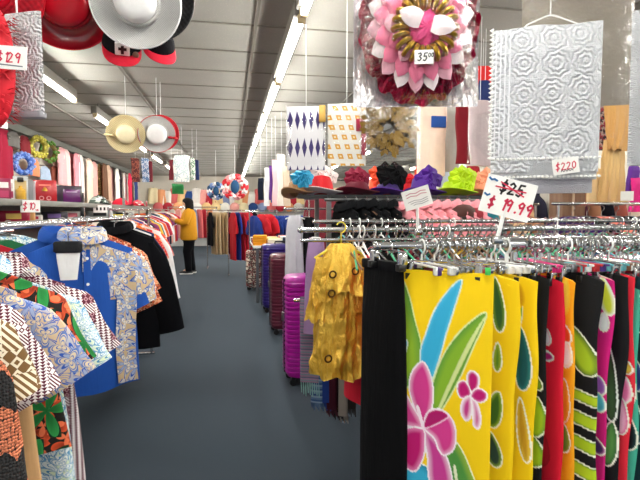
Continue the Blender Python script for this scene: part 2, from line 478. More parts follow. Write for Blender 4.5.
def sarong_mb(W, L, t, nf=40, nb=10, nv=60, amp=.012, seed=1, taper=0, sway=0):
    """folded length of cloth hanging by its top edge; returns builder and (x, depth below top, isfront) per vertex"""
    ff = fold_fn(seed, amp); rows = []; info = []
    for i in range(nv+1):
        f = i/nv; row = []
        th = t/2*(.35+.65*min(1, f*6)); hw = W/2*(1+taper*f)
        for j in range(nf):
            u = -1+2*j/(nf-1); x = hw*u; e = (1-abs(u)**6)**.5 if abs(u) < 1 else 0
            row.append((x, -th*e+ff(x, .15+.85*min(1, f*2)), -L*f+.004*sin(x*30+seed)*(1 if f < .02 else 0))); info.append((x, L*f, 1))
        for j in range(nb):
            u = 1-2*(j+.5)/nb; x = hw*u; e = (1-abs(u)**6)**.5
            row.append((x, th*e+ff(x, .15+.85*min(1, f*2)), -L*f)); info.append((x, L*f, 0))
        rows.append(row)
    if sway: rows = [[(p[0]+sway*sin(p[2]*7+seed)+sway*.6*sin(p[2]*17+2*seed), p[1]+sway*.5*sin(p[2]*9+seed*1.7), p[2]-(.10*max(0, p[0]/W-.1)**2)*max(0, 1+p[2]*6)) for p in r_] for r_ in rows]
    m = MB().ring(rows); return m, np.array(info)

# ---- printed patterns laid down on a cloth
def smooth_poly(P, n=6):
    P = [np.array(p, float) for p in P]; m = len(P); out = []
    for i in range(m):
        p0, p1, p2, p3 = P[i-1], P[i], P[(i+1) % m], P[(i+2) % m]
        for k in range(n):
            t = k/n
            out.append(.5*((2*p1)+(p2-p0)*t+(2*p0-5*p1+4*p2-p3)*t*t+(3*p1-p0-3*p2+p3)*t**3))
    return np.array(out)
def inside_dist(pts, poly):
    x, y = pts[:, 0], pts[:, 1]; ins = np.zeros(len(pts), bool); dist = np.full(len(pts), 1e9)
    n = len(poly)
    for i in range(n):
        a, b = poly[i], poly[(i+1) % n]
        c = ((a[1] > y) != (b[1] > y))
        with np.errstate(divide='ignore', invalid='ignore'):
            xi = (b[0]-a[0])*(y-a[1])/(b[1]-a[1]+1e-12)+a[0]
        ins ^= c & (x < xi)
        d = b-a; L2 = (d@d)+1e-12
        t = np.clip(((pts-a)@d)/L2, 0, 1); q = a+t[:, None]*d
        dist = np.minimum(dist, np.hypot(*(pts-q).T))
    return ins, dist
def dye(pts, base, shapes):
    """shapes: (polygon, inner colour, edge colour, edge softness, outline width, outline colour, smooth)"""
    c = np.tile(np.array(lin(base)), (len(pts), 1)) if isinstance(base, str) else base.copy()
    for sh in shapes:
        poly, ci, ce, soft, ow, oc = sh[:6]
        pl = smooth_poly(poly) if len(sh) < 7 or sh[6] else np.array(poly, float)
        ins, d = inside_dist(pts, pl)
        if ow: 
            m = (~ins & (d < ow)); c[m] = lin(oc)
        k = np.clip(d/soft, 0, 1)[:, None] if soft else np.ones((len(pts), 1))
        fill = np.array(lin(ce))*(1-k)+np.array(lin(ci))*k
        c[ins] = fill[ins]
        if ow: m = ins & (d < ow*.5); c[m] = lin(oc)
    return c

# ---- handwriting
GLY = {'0': [[(.5, 1), (.15, .8), (.1, .35), (.4, 0), (.8, .25), (.85, .7), (.5, 1)]], '1': [[(.3, .8), (.55, 1), (.5, 0)]],
       '2': [[(.1, .8), (.4, 1), (.8, .8), (.6, .45), (.1, 0), (.9, .05)]], '3': [[(.1, .9), (.6, 1), (.8, .75), (.4, .55), (.85, .3), (.5, 0), (.1, .1)]],
       '5': [[(.9, 1), (.3, .98), (.2, .55), (.65, .6), (.85, .3), (.5, 0), (.1, .1)]], '7': [[(.05, .95), (.9, 1), (.4, 0)], [(.25, .5), (.75, .52)]],
       '9': [[(.85, .85), (.5, 1), (.15, .75), (.4, .5), (.8, .65), (.85, .85), (.7, 0)]], '.': [[(.4, .02), (.5, .08)]],
       '$': [[(.85, .8), (.5, .95), (.15, .72), (.5, .5), (.85, .28), (.5, .05), (.1, .2)], [(.55, 1.15), (.45, -.15)]],
       'x': [[(.1, .6), (.8, 0)], [(.8, .6), (.1, 0)]], '-': [[(0, .5), (1, .5)]], '~': [[(0, .5), (.2, .75), (.4, .4), (.6, .7), (.8, .4), (1, .6)]]}
def ribbon(mb, P, w, y):
    for a, b in zip(P[:-1], P[1:]):
        dx, dz = b[0]-a[0], b[1]-a[1]; L = sqrt(dx*dx+dz*dz)+1e-9; nx, nz = -dz/L*w/2, dx/L*w/2; ex, ez = dx/L*w*.3, dz/L*w*.3
        q = [(a[0]-ex+nx, a[1]-ez+nz), (a[0]-ex-nx, a[1]-ez-nz), (b[0]+ex-nx, b[1]+ez-nz), (b[0]+ex+nx, b[1]+ez+nz)]
        mb.add([(p[0], y, p[1]) for p in q]+[(p[0], y+.0008, p[1]) for p in q], [(0, 1, 2, 3), (7, 6, 5, 4), (0, 4, 5, 1), (1, 5, 6, 2), (2, 6, 7, 3), (3, 7, 4, 0)])
def write(txt, x, z, h, mat, parent, y=-.004, w=None, adv=.72, slant=.1, sup=()):
    mb = MB(); cx = x; w = w or h*.13
    for i, ch in enumerate(txt):
        hh = h*.55 if i in sup else h; zz = z+(h*.45 if i in sup else 0)
        for st in GLY.get(ch, []):
            ribbon(mb, [(cx+(p[0]*.6+p[1]*slant)*hh, zz+p[1]*hh) for p in st], w*(.75 if i in sup else 1), y)
        cx += hh*adv*(.45 if ch in '.1' else 1)
    return mb.build('lettering', mat, parent, smooth=False)

# ---- racks
def rack_x(name, label, x0, x1, Y, z, posts, cat='garment rack', collar=None, base=True, r=.012, double=None):
    o = thing(name, label, cat, (0, Y, 0))
    MB().tube([(x0, 0, z), (x1, 0, z)], r, 12).build('rail', CHROME, o)
    if double: MB().tube([(x0, 0, z-double), (x1, 0, z-double)], r*.7, 10).build('lower_rail', CHROME, o)
    for p in posts:
        MB().tube([(p, .0, .03), (p, .0, z-r)], .013, 10).build('post', CHROME, o)
        MB().tube([(p, -.24, .03), (p, .24, .03)], .013, 8).build('foot', CHROME, o)
    if collar:
        MB().tube([(collar-.026, 0, z), (collar+.026, 0, z)], .024, 14).build('collar', CHROME, o)
    for e in (x0, x1): MB().ball((e, 0, z), .014).build('end_knob', CHROME, o)
    return o
def rack_y(name, label, X, y0, y1, z, cat='garment rack', r=.012):
    o = thing(name, label, cat, (X, 0, 0))
    MB().tube([(0, y0, z), (0, y1, z)], r, 12).build('rail', CHROME, o)
    for p in (y0+.03, y1-.03):
        MB().tube([(0, p, .03), (0, p, z-r)], .013, 10).build('post', CHROME, o)
        MB().tube([(-.2, p, .03), (.03, p, .03)], .013, 8).build('foot', CHROME, o)
    return o

# ================================================================== FRONT RIGHT RACK: SARONGS
RZ = 1.27; RY = 1.45
rack_x('garment_rack', 'chrome garment rack in front right, full of bright sarongs', .455, 2.6, RY, RZ, (.93, 2.55), collar=.93)
DY = dyed('printed_cotton')
def clip_hanger(loc, rz, w, drop, label, group, sticker=False):
    t = thing('clip_hanger', label, 'hanger', loc, rz, group)         # loc: point on the rail
    hk = [(0, 0, -drop+.035), (0, 0, -.045)]+[(.020*sin(a), 0, -.004-.021*cos(a)*1.0-.0) for a in [i*pi/6 for i in range(0, 9)]]
    hk = [(0, 0, -drop+.035), (0, 0, -.03)]+[(.021*sin(a), 0, -.0045-.0235*cos(a)) for a in [i*pi/6 for i in range(1, 10)]]
    MB().tube(hk, .0024, 6).build('hook', CHROME, t)
    MB().tube([(-w/2, 0, -drop+.03), (w/2, 0, -drop+.03)], .0032, 6).build('bar', CHROME, t)
    for s in (-1, 1):
        x = s*w*.40
        c = MB().box((x, 0, -drop+.008), (.022, .026, .036), bev=.004).build('clip', CHROME if not sticker else STEEL, t)
        MB().box((x, -.006, -drop-.018), (.020, .030, .022), bev=.003).build('clip_jaw', BLACKP, t)
    return t
# --- the big yellow one, facing the aisle
yl = Vector((.538, 1.452)); yr = Vector((.760, 1.283)); wY = (yr-yl).length; rzY = atan2(yr.y-yl.y, yr.x-yl.x); cY = (yl+yr)/2
TOPZ = 1.192
m, info = sarong_mb(wY, .95, .03, nf=120, nb=12, nv=300, amp=.005, seed=4)
# photo-size pattern units: 95 across, down from the top edge
U = np.stack([405+(info[:, 0]/wY+.5)*95, 272+info[:, 1]*316], 1)
PK, PKD, PKL = 'd43a8c', 'c0126e', 'f2b6d6'
lily = [
 ([(405, 284), (414, 297), (421, 320), (428, 343), (430, 366), (420, 382), (408, 395), (400, 380), (398, 330)], '8fb62a', '5f9a3a', 10, 1, 'dfe9a0'),
 ([(405, 341), (413, 344), (410, 358), (405, 366), (399, 360)], '2f9fd0', '58b9e0', 4, 1, 'eaf4ea'),
 ([(469, 278), (455, 290), (442, 310), (434, 332), (428, 352), (430, 372), (440, 378), (448, 356), (455, 330), (463, 303)], '35b0dc', '53c0e6', 4, 1, 'd8eee4'),
 ([(494, 308), (474, 322), (457, 344), (446, 368), (439, 396), (443, 416), (454, 402), (468, 375), (480, 346)], '86b42c', '5c9838', 7, 1, 'e2eaa8'),
 ([(494, 309), (478, 335), (462, 370), (446, 409), (449, 409), (466, 371), (482, 336)], 'd9e59a', 'd9e59a', 0, 0, ''),
 ([(452, 452), (464, 437), (474, 446), (484, 466), (494, 486), (500, 520), (470, 530), (450, 500)], '4f9440', '9cbc3c', 8, 1, 'e8eecc'),
 ([(462, 505), (467, 485), (464, 462), (467, 462), (470, 486), (466, 506)], 'e8eecc', 'e8eecc', 0, 0, ''),
 ([(400, 470), (420, 466), (440, 470), (446, 490), (442, 530), (400, 530)], '35b0d6', '1f88ac', 8, 1, 'eef6ee'),
 # bloom
 ([(432, 428), (423, 412), (416, 392), (419, 374), (430, 362), (438, 372), (442, 390), (440, 410)], PK, PKL, 5, 1.1, 'fbf0f6'),
 ([(431, 428), (419, 408), (405, 390), (396, 392), (394, 424), (410, 430)], PK, PKL, 6, 1.1, 'fbf0f6'),
 ([(432, 431), (437, 456), (441, 484), (462, 486), (460, 462), (448, 440)], 'c83c92', 'f0c4de', 6, 1.1, 'fbf0f6'),
 ([(431, 430), (411, 436), (406, 462), (413, 474), (424, 475), (432, 460), (434, 445)], PKD, 'ec8cc0', 6, 1.1, 'fbf0f6'),
 ([(433, 428), (437, 412), (449, 407), (461, 414), (466, 428), (464, 444), (455, 452), (449, 448), (444, 437)], PK, PKL, 5, 1.1, 'fbf0f6'),
 ([(433, 428), (437, 413), (448, 408), (458, 412), (452, 418), (443, 424)], 'b01668', 'c0126e', 3, .8, 'f6cfe4'),
 ([(431, 430), (424, 410), (427, 408), (433, 427)], 'fbe6f2', 'fbe6f2', 0, 0, ''),
 # small bloom
 ([(480, 389), (477, 378), (477, 368), (482, 364), (488, 369), (487, 380)], PKD, 'f4d2e4', 2.5, .9, 'faeef4'),
 ([(480, 388), (471, 392), (467, 386), (468, 378), (474, 375), (479, 381)], PKD, 'e48abc', 2.5, .9, 'faeef4'),
 ([(480, 389), (473, 394), (471, 405), (475, 413), (480, 410), (482, 399)], 'cf3f8f', 'fae8f2', 4, .9, 'faeef4'),
 ([(481, 389), (483, 402), (484, 416), (489, 418), (491, 408), (487, 395)], 'cf3f8f', 'fae8f2', 4, .9, 'faeef4'),
 ([(481, 389), (488, 393), (495, 390), (496, 384), (490, 380), (484, 382)], PKD, 'e48abc', 2.5, .9, 'faeef4'),
]
col = dye(U, 'fbd208', lily)
o = thing('sarong', 'yellow sarong with a big pink flower and blue and green leaves, facing the aisle', 'sarong', (cY.x, cY.y, TOPZ), rzY)
m.build('cloth', DY, o, dye=col)
clip_hanger((cY.x, cY.y+.02, RZ), rzY, wY*.95, RZ-TOPZ, 'clip hanger holding the yellow flowered sarong', None)
MB().box((0, 0, 0), (.016, .004, .022), bev=.002).build('size_sticker', plain('green_sticker', '3fc05a', .5), loc=(cY.x+.088, cY.y-.09, TOPZ+.012), rot=(0, 0, rzY))
tag(bpy.data.objects['size_sticker'], 'small green size sticker on the hanger clip of the yellow flowered sarong', 'sticker')
# --- black trousers left of it
o = thing('trousers', 'long black trousers hanging left of the yellow flowered sarong', 'trousers', (.492, 1.505, 1.215), R(-68))
m, info = sarong_mb(.20, 1.12, .05, nf=46, nb=16, nv=40, amp=.014, seed=12)
m.build('leg', cloth('black_crepe', '0e0e10', .75, .5), o)
MB().box((0, 0, -.012), (.19, .034, .03), bev=.006).build('waistband', cloth('black_band', '121215', .7), o)
clip_hanger((.492, 1.455, RZ), R(-68), .17, RZ-1.225, 'white clipped hanger of the long black trousers', None)

# --- the row of folded sarongs seen edge on
def strip(pxe, rz, top, label, base, shapes, t=.026, w=.27, seed=1, L=.95, front=1.30, nf=100):
    e = at(pxe, 400, front); fx, fy = e.x, front
    # local +x is the near edge
    c = Vector((fx-(w/2)*cos(rz), fy-(w/2)*sin(rz)))
    m, info = sarong_mb(w, L, t, nf=nf, nb=10, nv=260, amp=.008, seed=seed, sway=.006)
    P = np.stack([(w/2-info[:, 0])*1000, info[:, 1]*1000], 1)         # mm from the near edge, mm down
    col = dye(P, base, shapes)
    o = thing('sarong', label, 'sarong', (c.x, c.y, top), rz)
    m.build('cloth', DY, o, dye=col)
    clip_hanger((c.x, RY+.0, RZ), rz, w*.9, RZ-top, 'chrome clip hanger in the row of folded sarongs', 'clip hangers of the sarong row')
    return o
def leaf(cx, cy, w, h, a=0, ci='a8c81e', ce='4d8a2c', soft=12, ow=3, oc='f2f4e4'):
    pts = []
    for k in range(12):
        th = 2*pi*k/12; x = w/2*sin(th)*(1-.25*cos(th)); y = -h/2*cos(th)
        pts.append((cx+x*cos(a)-y*sin(a), cy+x*sin(a)+y*cos(a)))
    return (pts, ci, ce, soft, ow, oc)
def band(y, h, x1=160, tilt=12, ci='b4d020', ce='5f9030', oc='f4f6e8'):
    return ([(-10, y+tilt), (40, y), (x1, y-tilt*1.5), (x1, y+h-tilt), (40, y+h), (-10, y+h+tilt)], ci, ce, 9, 3, oc, False)
YB = 'f7cf06'
TOP2 = 1.172
strip(516, R(-58), 1.186, 'yellow sarong with dark green leaf tips, first behind the big flowered one', YB,
      [leaf(66, 90, 40, 170, .1, '2f5d2c', '7da22c'), leaf(56, 420, 50, 120, -.2, '3c6a1e', '9cc02a'), leaf(60, 545, 50, 110, .3, '27443c', '88aa30'), leaf(58, 255, 26, 90, .1, '5a8a20', 'a6be2c')], seed=21, t=.03, front=1.285)
strip(535, R(-68), 1.180, 'yellow sarong with a dark teal leaf, second behind the big flowered one', YB,
      [leaf(44, 255, 52, 200, .05, '155a60', '2c8a86', 14), leaf(62, 120, 40, 110, -.2, '6b9a2a', 'a0bc30'), leaf(28, 480, 34, 200, .15, 'c99a1e', 'e8c83a'), leaf(60, 60, 50, 80, 0, 'd8a008', 'f0c40a', 10, 0)], seed=22, t=.03, front=1.29)
strip(546, R(-76), TOP2+.012, 'black sarong with lime leaf ends, between the yellow and the red ones', '0d0d10', [leaf(26, 445, 60, 130, .0, 'a6c81c', '5f9028', 12), leaf(26, 560, 64, 100, .1, '9cc018', '5c8c28', 12), leaf(30, 330, 30, 60, .5, '8aa81c', '3f6a28', 8)], seed=23)
strip(562, R(-78), TOP2, 'plain bright red sarong with a white flower patch high up', 'dc1230', [leaf(60, 190, 34, 60, .3, 'f6f0f0', 'f3a8b8', 8), leaf(52, 255, 46, 30, .2, 'c21e74', 'f2d0e0', 6), leaf(70, 560, 60, 120, .1, 'c80f2a', 'b00c24', 10, 0)], seed=24, t=.032)
strip(573, R(-78), TOP2+.004, 'orange and yellow sarong with white patches beside the red one', 'f5a814', [leaf(30, 60, 40, 130, 0, 'fbe24a', 'f8c81e', 10, 0), leaf(30, 235, 44, 110, .1, 'fbf4ec', 'f9d7a0', 10), leaf(24, 180, 30, 60, .2, 'ea4a1e', 'f58a1c', 8), leaf(30, 400, 40, 140, 0, 'e6891a', 'f3b01c', 12, 2), leaf(30, 520, 40, 90, 0, '6a8a2a', 'a8b030', 10, 2)], seed=25)
strip(598, R(-70), TOP2+.008, 'black sarong with a lime leaf above three lime bands', '0c0c10',
      [leaf(45, 245, 74, 165, .45, 'a9c522', '4d6a26', 20), band(375, 36), band(445, 44), band(525, 44), band(610, 46)], seed=26, t=.036, front=1.29)
strip(608, R(-78), TOP2+.006, 'magenta sarong with white, lilac and pale blue leaves', 'd2187c', [leaf(26, 60, 44, 130, .2, 'd6de3a', 'f4f6e0', 12), leaf(28, 150, 30, 60, .1, 'fafafa', 'f0e6f0', 8), leaf(24, 360, 44, 60, 0, '9a5ab8', 'c9a0d8', 8), leaf(24, 415, 44, 60, 0, '58c2dc', 'a6e2ee', 8), leaf(26, 560, 40, 60, .6, '4a2c66', 'd07ab8', 8)], seed=27)
strip(624, R(-74), TOP2+.012, 'black sarong with one long white edged green leaf', '0b0b0f', [leaf(40, 360, 44, 250, .18, '3c5a34', '1c2c1c', 12, 3.5, 'e6efe6'), leaf(24, 560, 44, 150, -.1, '5a9a4a', '2c5a30', 14)], seed=28, t=.034)
strip(631, R(-78), TOP2+.01, 'coral red sarong with pink petals near the edge of the photo', 'e0263a', [leaf(26, 380, 40, 90, 0, 'f27ab0', 'fad2e2', 10), leaf(26, 470, 36, 120, .1, 'f4b0d0', 'ea5a98', 10), leaf(22, 300, 30, 50, .3, 'f0d050', 'e08030', 8)], seed=29)
strip(637, R(-78), TOP2-.03, 'mint green sarong tucked between coral and navy ones', '46b49a', [leaf(26, 330, 44, 120, 0, '12161a', '2c5a50', 10), leaf(26, 480, 44, 120, .1, '0f1a20', '1e4a48', 10)], seed=30)
strip(646, R(-78), TOP2, 'dark navy and teal sarong at the edge of the photo', '14343c', [leaf(26, 120, 44, 130, .1, '1f6a66', '0f2a30', 12), leaf(26, 330, 40, 100, .1, '2a2f78', '4a58b0', 12), leaf(26, 480, 44, 140, .1, '173f46', '2f7a70', 12)], seed=31)
for i, (px, c, nm) in enumerate(((662, 'b81238', 'crimson'), (680, '101014', 'plain black'))):
    strip(px, R(-78), TOP2, nm+' sarong just past the navy one on the front rack', c, [], seed=33+i)

# empty hangers crowding the front rail
hg = None
def bare(loc, rz, group, mat, label, flat=False):
    t = thing('hanger', label, 'hanger', loc, rz, group)
    if flat:
        hk = [(0, 0, -.062), (0, 0, -.03)]+[(.021*sin(a), 0, -.0045-.0235*cos(a)) for a in [i*pi/5 for i in range(1, 8)]]
        MB().tube(hk, .0034, 5).build('hook', CHROME if mat is not WHITE else WHITE, t)
        MB().tube([(-.13, 0, -.062), (.13, 0, -.062)], .004, 6).build('bar', mat, t)
        for s in (-1, 1): MB().box((s*.10, 0, -.072), (.02, .022, .026), bev=.004).build('clip', mat, t)
        return t
    hk = [(0, 0, -.075), (0, 0, -.03)]+[(.021*sin(a), 0, -.0045-.0235*cos(a)) for a in [i*pi/5 for i in range(1, 8)]]
    MB().tube(hk, .0034, 5).build('hook', CHROME if mat is not WHITE else WHITE, t)
    MB().tube([(-.19, 0, -.155), (-.02, 0, -.078), (.02, 0, -.078), (.19, 0, -.155)], .0045, 6).build('arms', mat, t)
    return t
GREENH = plain('green_plastic', '35a878', .4); BLUEH = plain('teal_plastic', '5fa8b0', .4); YELH = plain('yellow_plastic', 'e8d032', .4); REDH = plain('red_plastic', 'b8242c', .4); PINKH = plain('pink_plastic', 'd81e78', .4); PURH = plain('purple_plastic', '4a2c80', .4)
protos = {}
def bare_copy(key, mat, loc, rz, group, label, flat=False):
    if (key, flat) not in protos: protos[(key, flat)] = bare(loc, rz, group, mat, label, flat); return protos[(key, flat)]
    return dup(protos[(key, flat)], loc, rz, label, group)
mats = [('chrome', CHROME), ('white', WHITE), ('green', GREENH), ('teal', BLUEH), ('steel', STEEL), ('red', REDH), ('pink', PINKH), ('violet', PURH), ('brown', plain('wood_brown', '7a5236', .5))]
r2 = random.Random(5)
for i in range(66):
    k, mm = mats[r2.choice((0, 0, 0, 0, 0, 0, 1, 1, 1, 1, 2, 3, 4, 4, 5, 6, 7, 8))]
    x = .60+i*.0225+r2.uniform(-.008, .008)
    bare_copy(k, mm, (x, RY, RZ), R(-90+r2.uniform(-9, 9)), k+' hangers on the front rail', k+' hanger crowded on the front rail above the sarongs', True)

# ================================================================== SECOND AND THIRD RAILS
R2Y, R2Z = 2.06, 1.297
rack_x('garment_rack', 'chrome rack carrying the shiny gold dress, second from the front', .30, 3.4, R2Y, R2Z, (1.0, 3.3), double=.045)
R3Y, R3Z = 2.62, 1.32
rack_x('garment_rack', 'chrome rack third from the front, behind the gold dress', .46, 3.9, R3Y, R3Z, (1.1, 3.8))
for i in range(84):
    k, mm = mats[r2.choice((0, 0, 1, 2, 2, 2, 3, 4, 0, 8))]
    x = .50+i*.029+r2.uniform(-.012, .012)
    bare_copy(k, mm, (x, R2Y, R2Z), R(-90+r2.uniform(-10, 10)), k+' hangers on the second rail', k+' hanger crowded on the second rail beside the gold dress')
for i in range(60):
    k, mm = mats[r2.choice((0, 0, 1, 2, 3, 4, 8))]
    x = .62+i*.045+r2.uniform(-.012, .012)
    bare_copy(k, mm, (x, R3Y, R3Z), R(-90+r2.uniform(-10, 10)), k+' hangers on the third rail', k+' hanger on the third rail, behind the first two')
# clothes showing between the hangers of the second rail
sq = [('d01632', 'bright red', .590, .70), ('0f0f12', 'black', .70, .9), ('141418', 'charcoal black', .76, .9)]
for i, (c, nm, x, L) in enumerate(sq):
    garment('blouse', nm+' garment hanging right beside the shiny gold dress' if i == 0 else nm+' garment on the second rail behind the long black trousers', 'blouse',
            (x, R2Y, 1.195), R(-80), .36, L, cloth('cl_'+c, c), sl=.2, seed=40+i, t=.045)
fill = ['8a1c3c', '1d1d26', '2c6a58', 'd8d4cc', '47306e', '0f0f12', 'b4243a', '2f4a7a', '15151a', 'd05a8a', '1c5a54', '101014', 'c9a23a', '34343c', '7a1c2c', '101014']
fname = ['wine red', 'ink black', 'sea green', 'pale grey', 'violet', 'black', 'scarlet', 'denim blue', 'coal black', 'rose pink', 'dark teal', 'jet black', 'ochre', 'slate grey', 'maroon', 'night black']
for i, c in enumerate(fill):
    garment('blouse', fname[i]+' blouse on the second rail, glimpsed through the hangers', 'blouse', (.86+i*.115, R2Y+.01, 1.165), R(-88), .34, .8, cloth('cl_'+c, c), sl=.16, seed=50+i, t=.05)
for i, c in enumerate(fill[::-1]):
    garment('blouse', fname[::-1][i]+' blouse on the third rail, behind the hangers', 'blouse', (.80+i*.17, R3Y+.01, 1.20), R(-88), .34, .8, cloth('cl_'+c, c), sl=.16, seed=70+i, t=.06)

# gold dress
GOLD = satin('gold_satin', 'ffdc62', 'd0900e', .28)
p = at(341, 247, R2Y-.02)
o = thing('dress', 'shiny gold satin dress with flounced sleeves at the end of the second rail', 'dress', (p.x, R2Y-.02, 1.235), R(6))
def pleated(rx0, rx1, ry0, ry1, z0, z1, nz, na, depth, seed, droop=.0, pw=1.0):
    q = random.Random(seed); ks = [(q.randint(6, 11), q.uniform(0, 6)), (q.randint(14, 19), q.uniform(0, 6)), (q.randint(25, 33), q.uniform(0, 6))]
    rows = []
    for i in range(nz+1):
        f = i/nz; row = []
        for j in range(na):
            a = 2*pi*j/na; w = 0
            for n_, (k, ph) in enumerate(ks): w += (1-2*abs(sin(k*a/2+ph+.9*sin(4*f+n_))))*(.55, .3, .18)[n_]
            d = 1+depth*(.25+.75*f)*w + .035*sin(9*f+3*a)*sin(13*f-5*a+seed)
            e = f**pw
            row.append(((rx0+(rx1-rx0)*e)*cos(a)*d, -(ry0+(ry1-ry0)*e)*sin(a)*d, z0+(z1-z0)*f-droop*abs(cos(a))*f+.012*sin(6*a+seed)*f))
        rows.append(row)
    return MB().ring(rows, cap=(False, False))
pleated(.05, .115, .025, .09, .0, -.30, 24, 120, .20, 1, .0, .5).build('bodice', GOLD, o)
pleated(.105, .135, .075, .11, -.24, -.57, 28, 140, .22, 2).build('skirt_flounce', GOLD, o)
pleated(.045, .135, .03, .11, .005, -.19, 18, 120, .18, 3, .05, .7).build('cape_collar', GOLD, o)
for s in (-1, 1):
    c = pleated(.04, .055, .035, .05, 0, -.27, 20, 70, .22, 5+s)
    ca, sa = cos(s*R(7)), sin(s*R(7))
    c.v = [(s*.075+x*ca-z*sa, y-.01, -.055+x*sa+z*ca) for x, y, z in c.v]
    c.build('sleeve', GOLD, o)
for k, (x, z) in enumerate(((-.065, -.12), (-.07, -.20), (.035, -.11), (-.10, -.46))):
    MB().torus((x, -.085-.05*(k == 3), z), .014, .004, 14, 6, axis='y').build('trim_ring', plain('bronze', '5a3c12', .4, .6), o)
hanger_things((p.x, R2Y-.02, 1.243), R(6), .24, None, YELH, label='yellow plastic hanger holding the shiny gold dress', slope=.5, hookh=.075, hookmat=YELH)
# red cloth low beside the gold dress
# scarves below the gold dress on a low bar
sb = MB().tube([(.36, 2.75, .86), (1.2, 2.75, .86)], .012, 10)
o = thing('scarf_bar', 'low chrome bar under the gold dress holding scarves', 'display bar', (0, 0, 0))
sb.build('rail', CHROME, o)
for q in (.80, 1.15): MB().tube([(q, 2.75, 0), (q, 2.75, .86)], .012, 8).build('post', CHROME, o)
def stripes(name, cs, s=30):
    t = NT(name); o = t.sep(t.obj()); f = t.math('FRACT', t.math('MULTIPLY', o[2], s)); c = lin(cs[0])
    for i, x in enumerate(cs[1:]): c = t.mix(t.math('GREATER_THAN', f, (i+1)/len(cs)), c, lin(x))
    return t.fin(c, .9)
sc = [(310, 'faded mauve scarf with a pale teal fringe under the gold dress', stripes('mauve_stripe', ['8a6d84', '6a7a86', '93738c', '5c5a74']), '7fa9a4', .24, .50),
      (317, 'steel blue striped scarf beside the fringed mauve one', stripes('blue_stripe', ['4f6c8e', '7a8fa6', '2c4a78']), '3f5a80', .08, .62),
      (325, 'royal blue scarf under the gold dress', cloth('sc_blue', '1d3a86'), '22408a', .07, .62),
      (331, 'dark wine scarf under the gold dress', cloth('sc_wine', '3a1420'), '4a1a28', .07, .66),
      (337, 'black scarf under the gold dress', cloth('sc_blk', '121214'), '1a1a1c', .07, .68),
      (342, 'grey beige scarf under the gold dress', cloth('sc_gry', '8a8078'), '8a8078', .06, .70),
      (348, 'charcoal brown scarf at the end of the row under the gold dress', cloth('sc_chr', '2a2422'), '2a2422', .08, .66)]
for i, (px, lab, mt, fc, w, L) in enumerate(sc):
    X = at(px, 400, 2.72).x
    o = thing('scarf', lab, 'scarf', (X, 2.72-.005*i, .88), R(-20+rnd.uniform(-15, 15)) if i else R(-25))
    m, _ = sarong_mb(w*.5 if i == 0 else w, L, .04, nf=24, nb=8, nv=24, amp=.012, seed=90+i); m.build('cloth', mt, o)
    f = MB()
    ww = w*.5 if i == 0 else w
    for k in range(9): f.tube([(-ww/2+ww*(k+.5)/9, 0, -L+.005), (-ww/2+ww*(k+.5)/9+.004, -.004, -L-.03-.035*(i == 0)-.01*(k % 3))], [.005, .003], 5)
    f.build('fringe', plain('fr_'+fc, fc, .9), o)

# ================================================================== LEFT FRONT RACK: PRINTED SHIRTS
LX, LZ = -.75, 1.328
rack_y('garment_rack', 'long chrome rack of printed shirts along the left of the aisle', LX, .75, 4.75, LZ)
SH = 1.262
M_knit = knit('knit_orange', 'ef8a63', '2b2a2c')
M_cream = tapa('tapa_cream', 'efe3cc', '7a5a34', 38)
M_maroon = tapa('tapa_maroon', '5a1730', 'f4ecec', 74)
M_beige = cloth('beige_twill', 'c59b6c', .85, .25)
M_tanblue = printed('tan_blue', 'cdb694', [(9, 7, .74, 'd2bd98', '2f57b4', '8fa3cc'), (17, 3, .5, 'd9c8a6', '5a76b8', None)], lines=('4a70b8', 34, .2), veins=2.5)
M_hib = printed('hibiscus', '1a1512', [(15, 3, .72, 'e2562c', '1a1512', '8a2a14'), (20, 3, .6, 'e8744a', None, None), (7.5, 5, .62, '2f9a4a', '12301a', '176a30')])
M_whblue = printed('white_blue', 'eaf3f4', [(8, 9, .72, 'dff0f0', '4f96c4', 'e4efc8'), (14, 4, .5, 'f2f8f4', '6fa8d0', None)], lines=('5f9cc8', 46, .22), veins=3.5)
M_dots = tapa('tapa_dots', 'f3eaea', '5c1c30', 60, 'b98a94')
M_royal = cloth('royal_blue', '1a4fa6', .8, .3)
M_tanfl = printed('tan_floral', 'c9b08a', [(9, 7, .78, 'd9ccb0', '3a5fb4', '8fa6d2'), (15, 3, .5, 'e6dcc6', '7d8fb8', None)], veins=2.2)
M_orpr = printed('orange_print', 'cf5f38', [(22, 5, .62, '2a1712', 'e89a6c', '9a3a20'), (33, 4, .5, 'f0b48c', None, None)])
M_orpr2 = printed('orange_leaf', '24181a', [(20, 5, .72, 'd8603c', 'f0c8b4', 'a83a24'), (30, 3, .6, 'e8e0da', None, None)])
M_black = cloth('jacket_black', '0e0f13', .8, .25); M_white = cloth('shirt_white', 'e9e9ea', .8, .3)
M_navy = cloth('navy', '1c2c58', .8, .3)
HG = ('shirt hangers on the left rack', BLACKP)
def left(lab, cat, Y, W, L, mat, sl=.22, smat=None, col=None, dx=0, z=SH, **k):
    nm = {'shirt': 'shirt', 'dress': 'dress', 'jacket': 'jacket', 'trousers': 'trousers', 'poncho': 'poncho'}[cat]
    k.setdefault('hang', (HG[0], HG[1], 'black shirt hanger on the long left rack'))
    k.setdefault('slope', .5)
    return garment(nm, lab, cat, (LX+dx, Y, z), k.pop('rz', 0), W, L, mat, sl, smat, col, **k)
left('orange and black zigzag knitted poncho at the near end of the left rack', 'poncho', .93, .62, .98, M_knit, .30, seed=101, t=.06, slope=.30, dx=.0, z=1.255, amp=.012, flare=.06, ang=R(8), r0=.07, r1=.075)
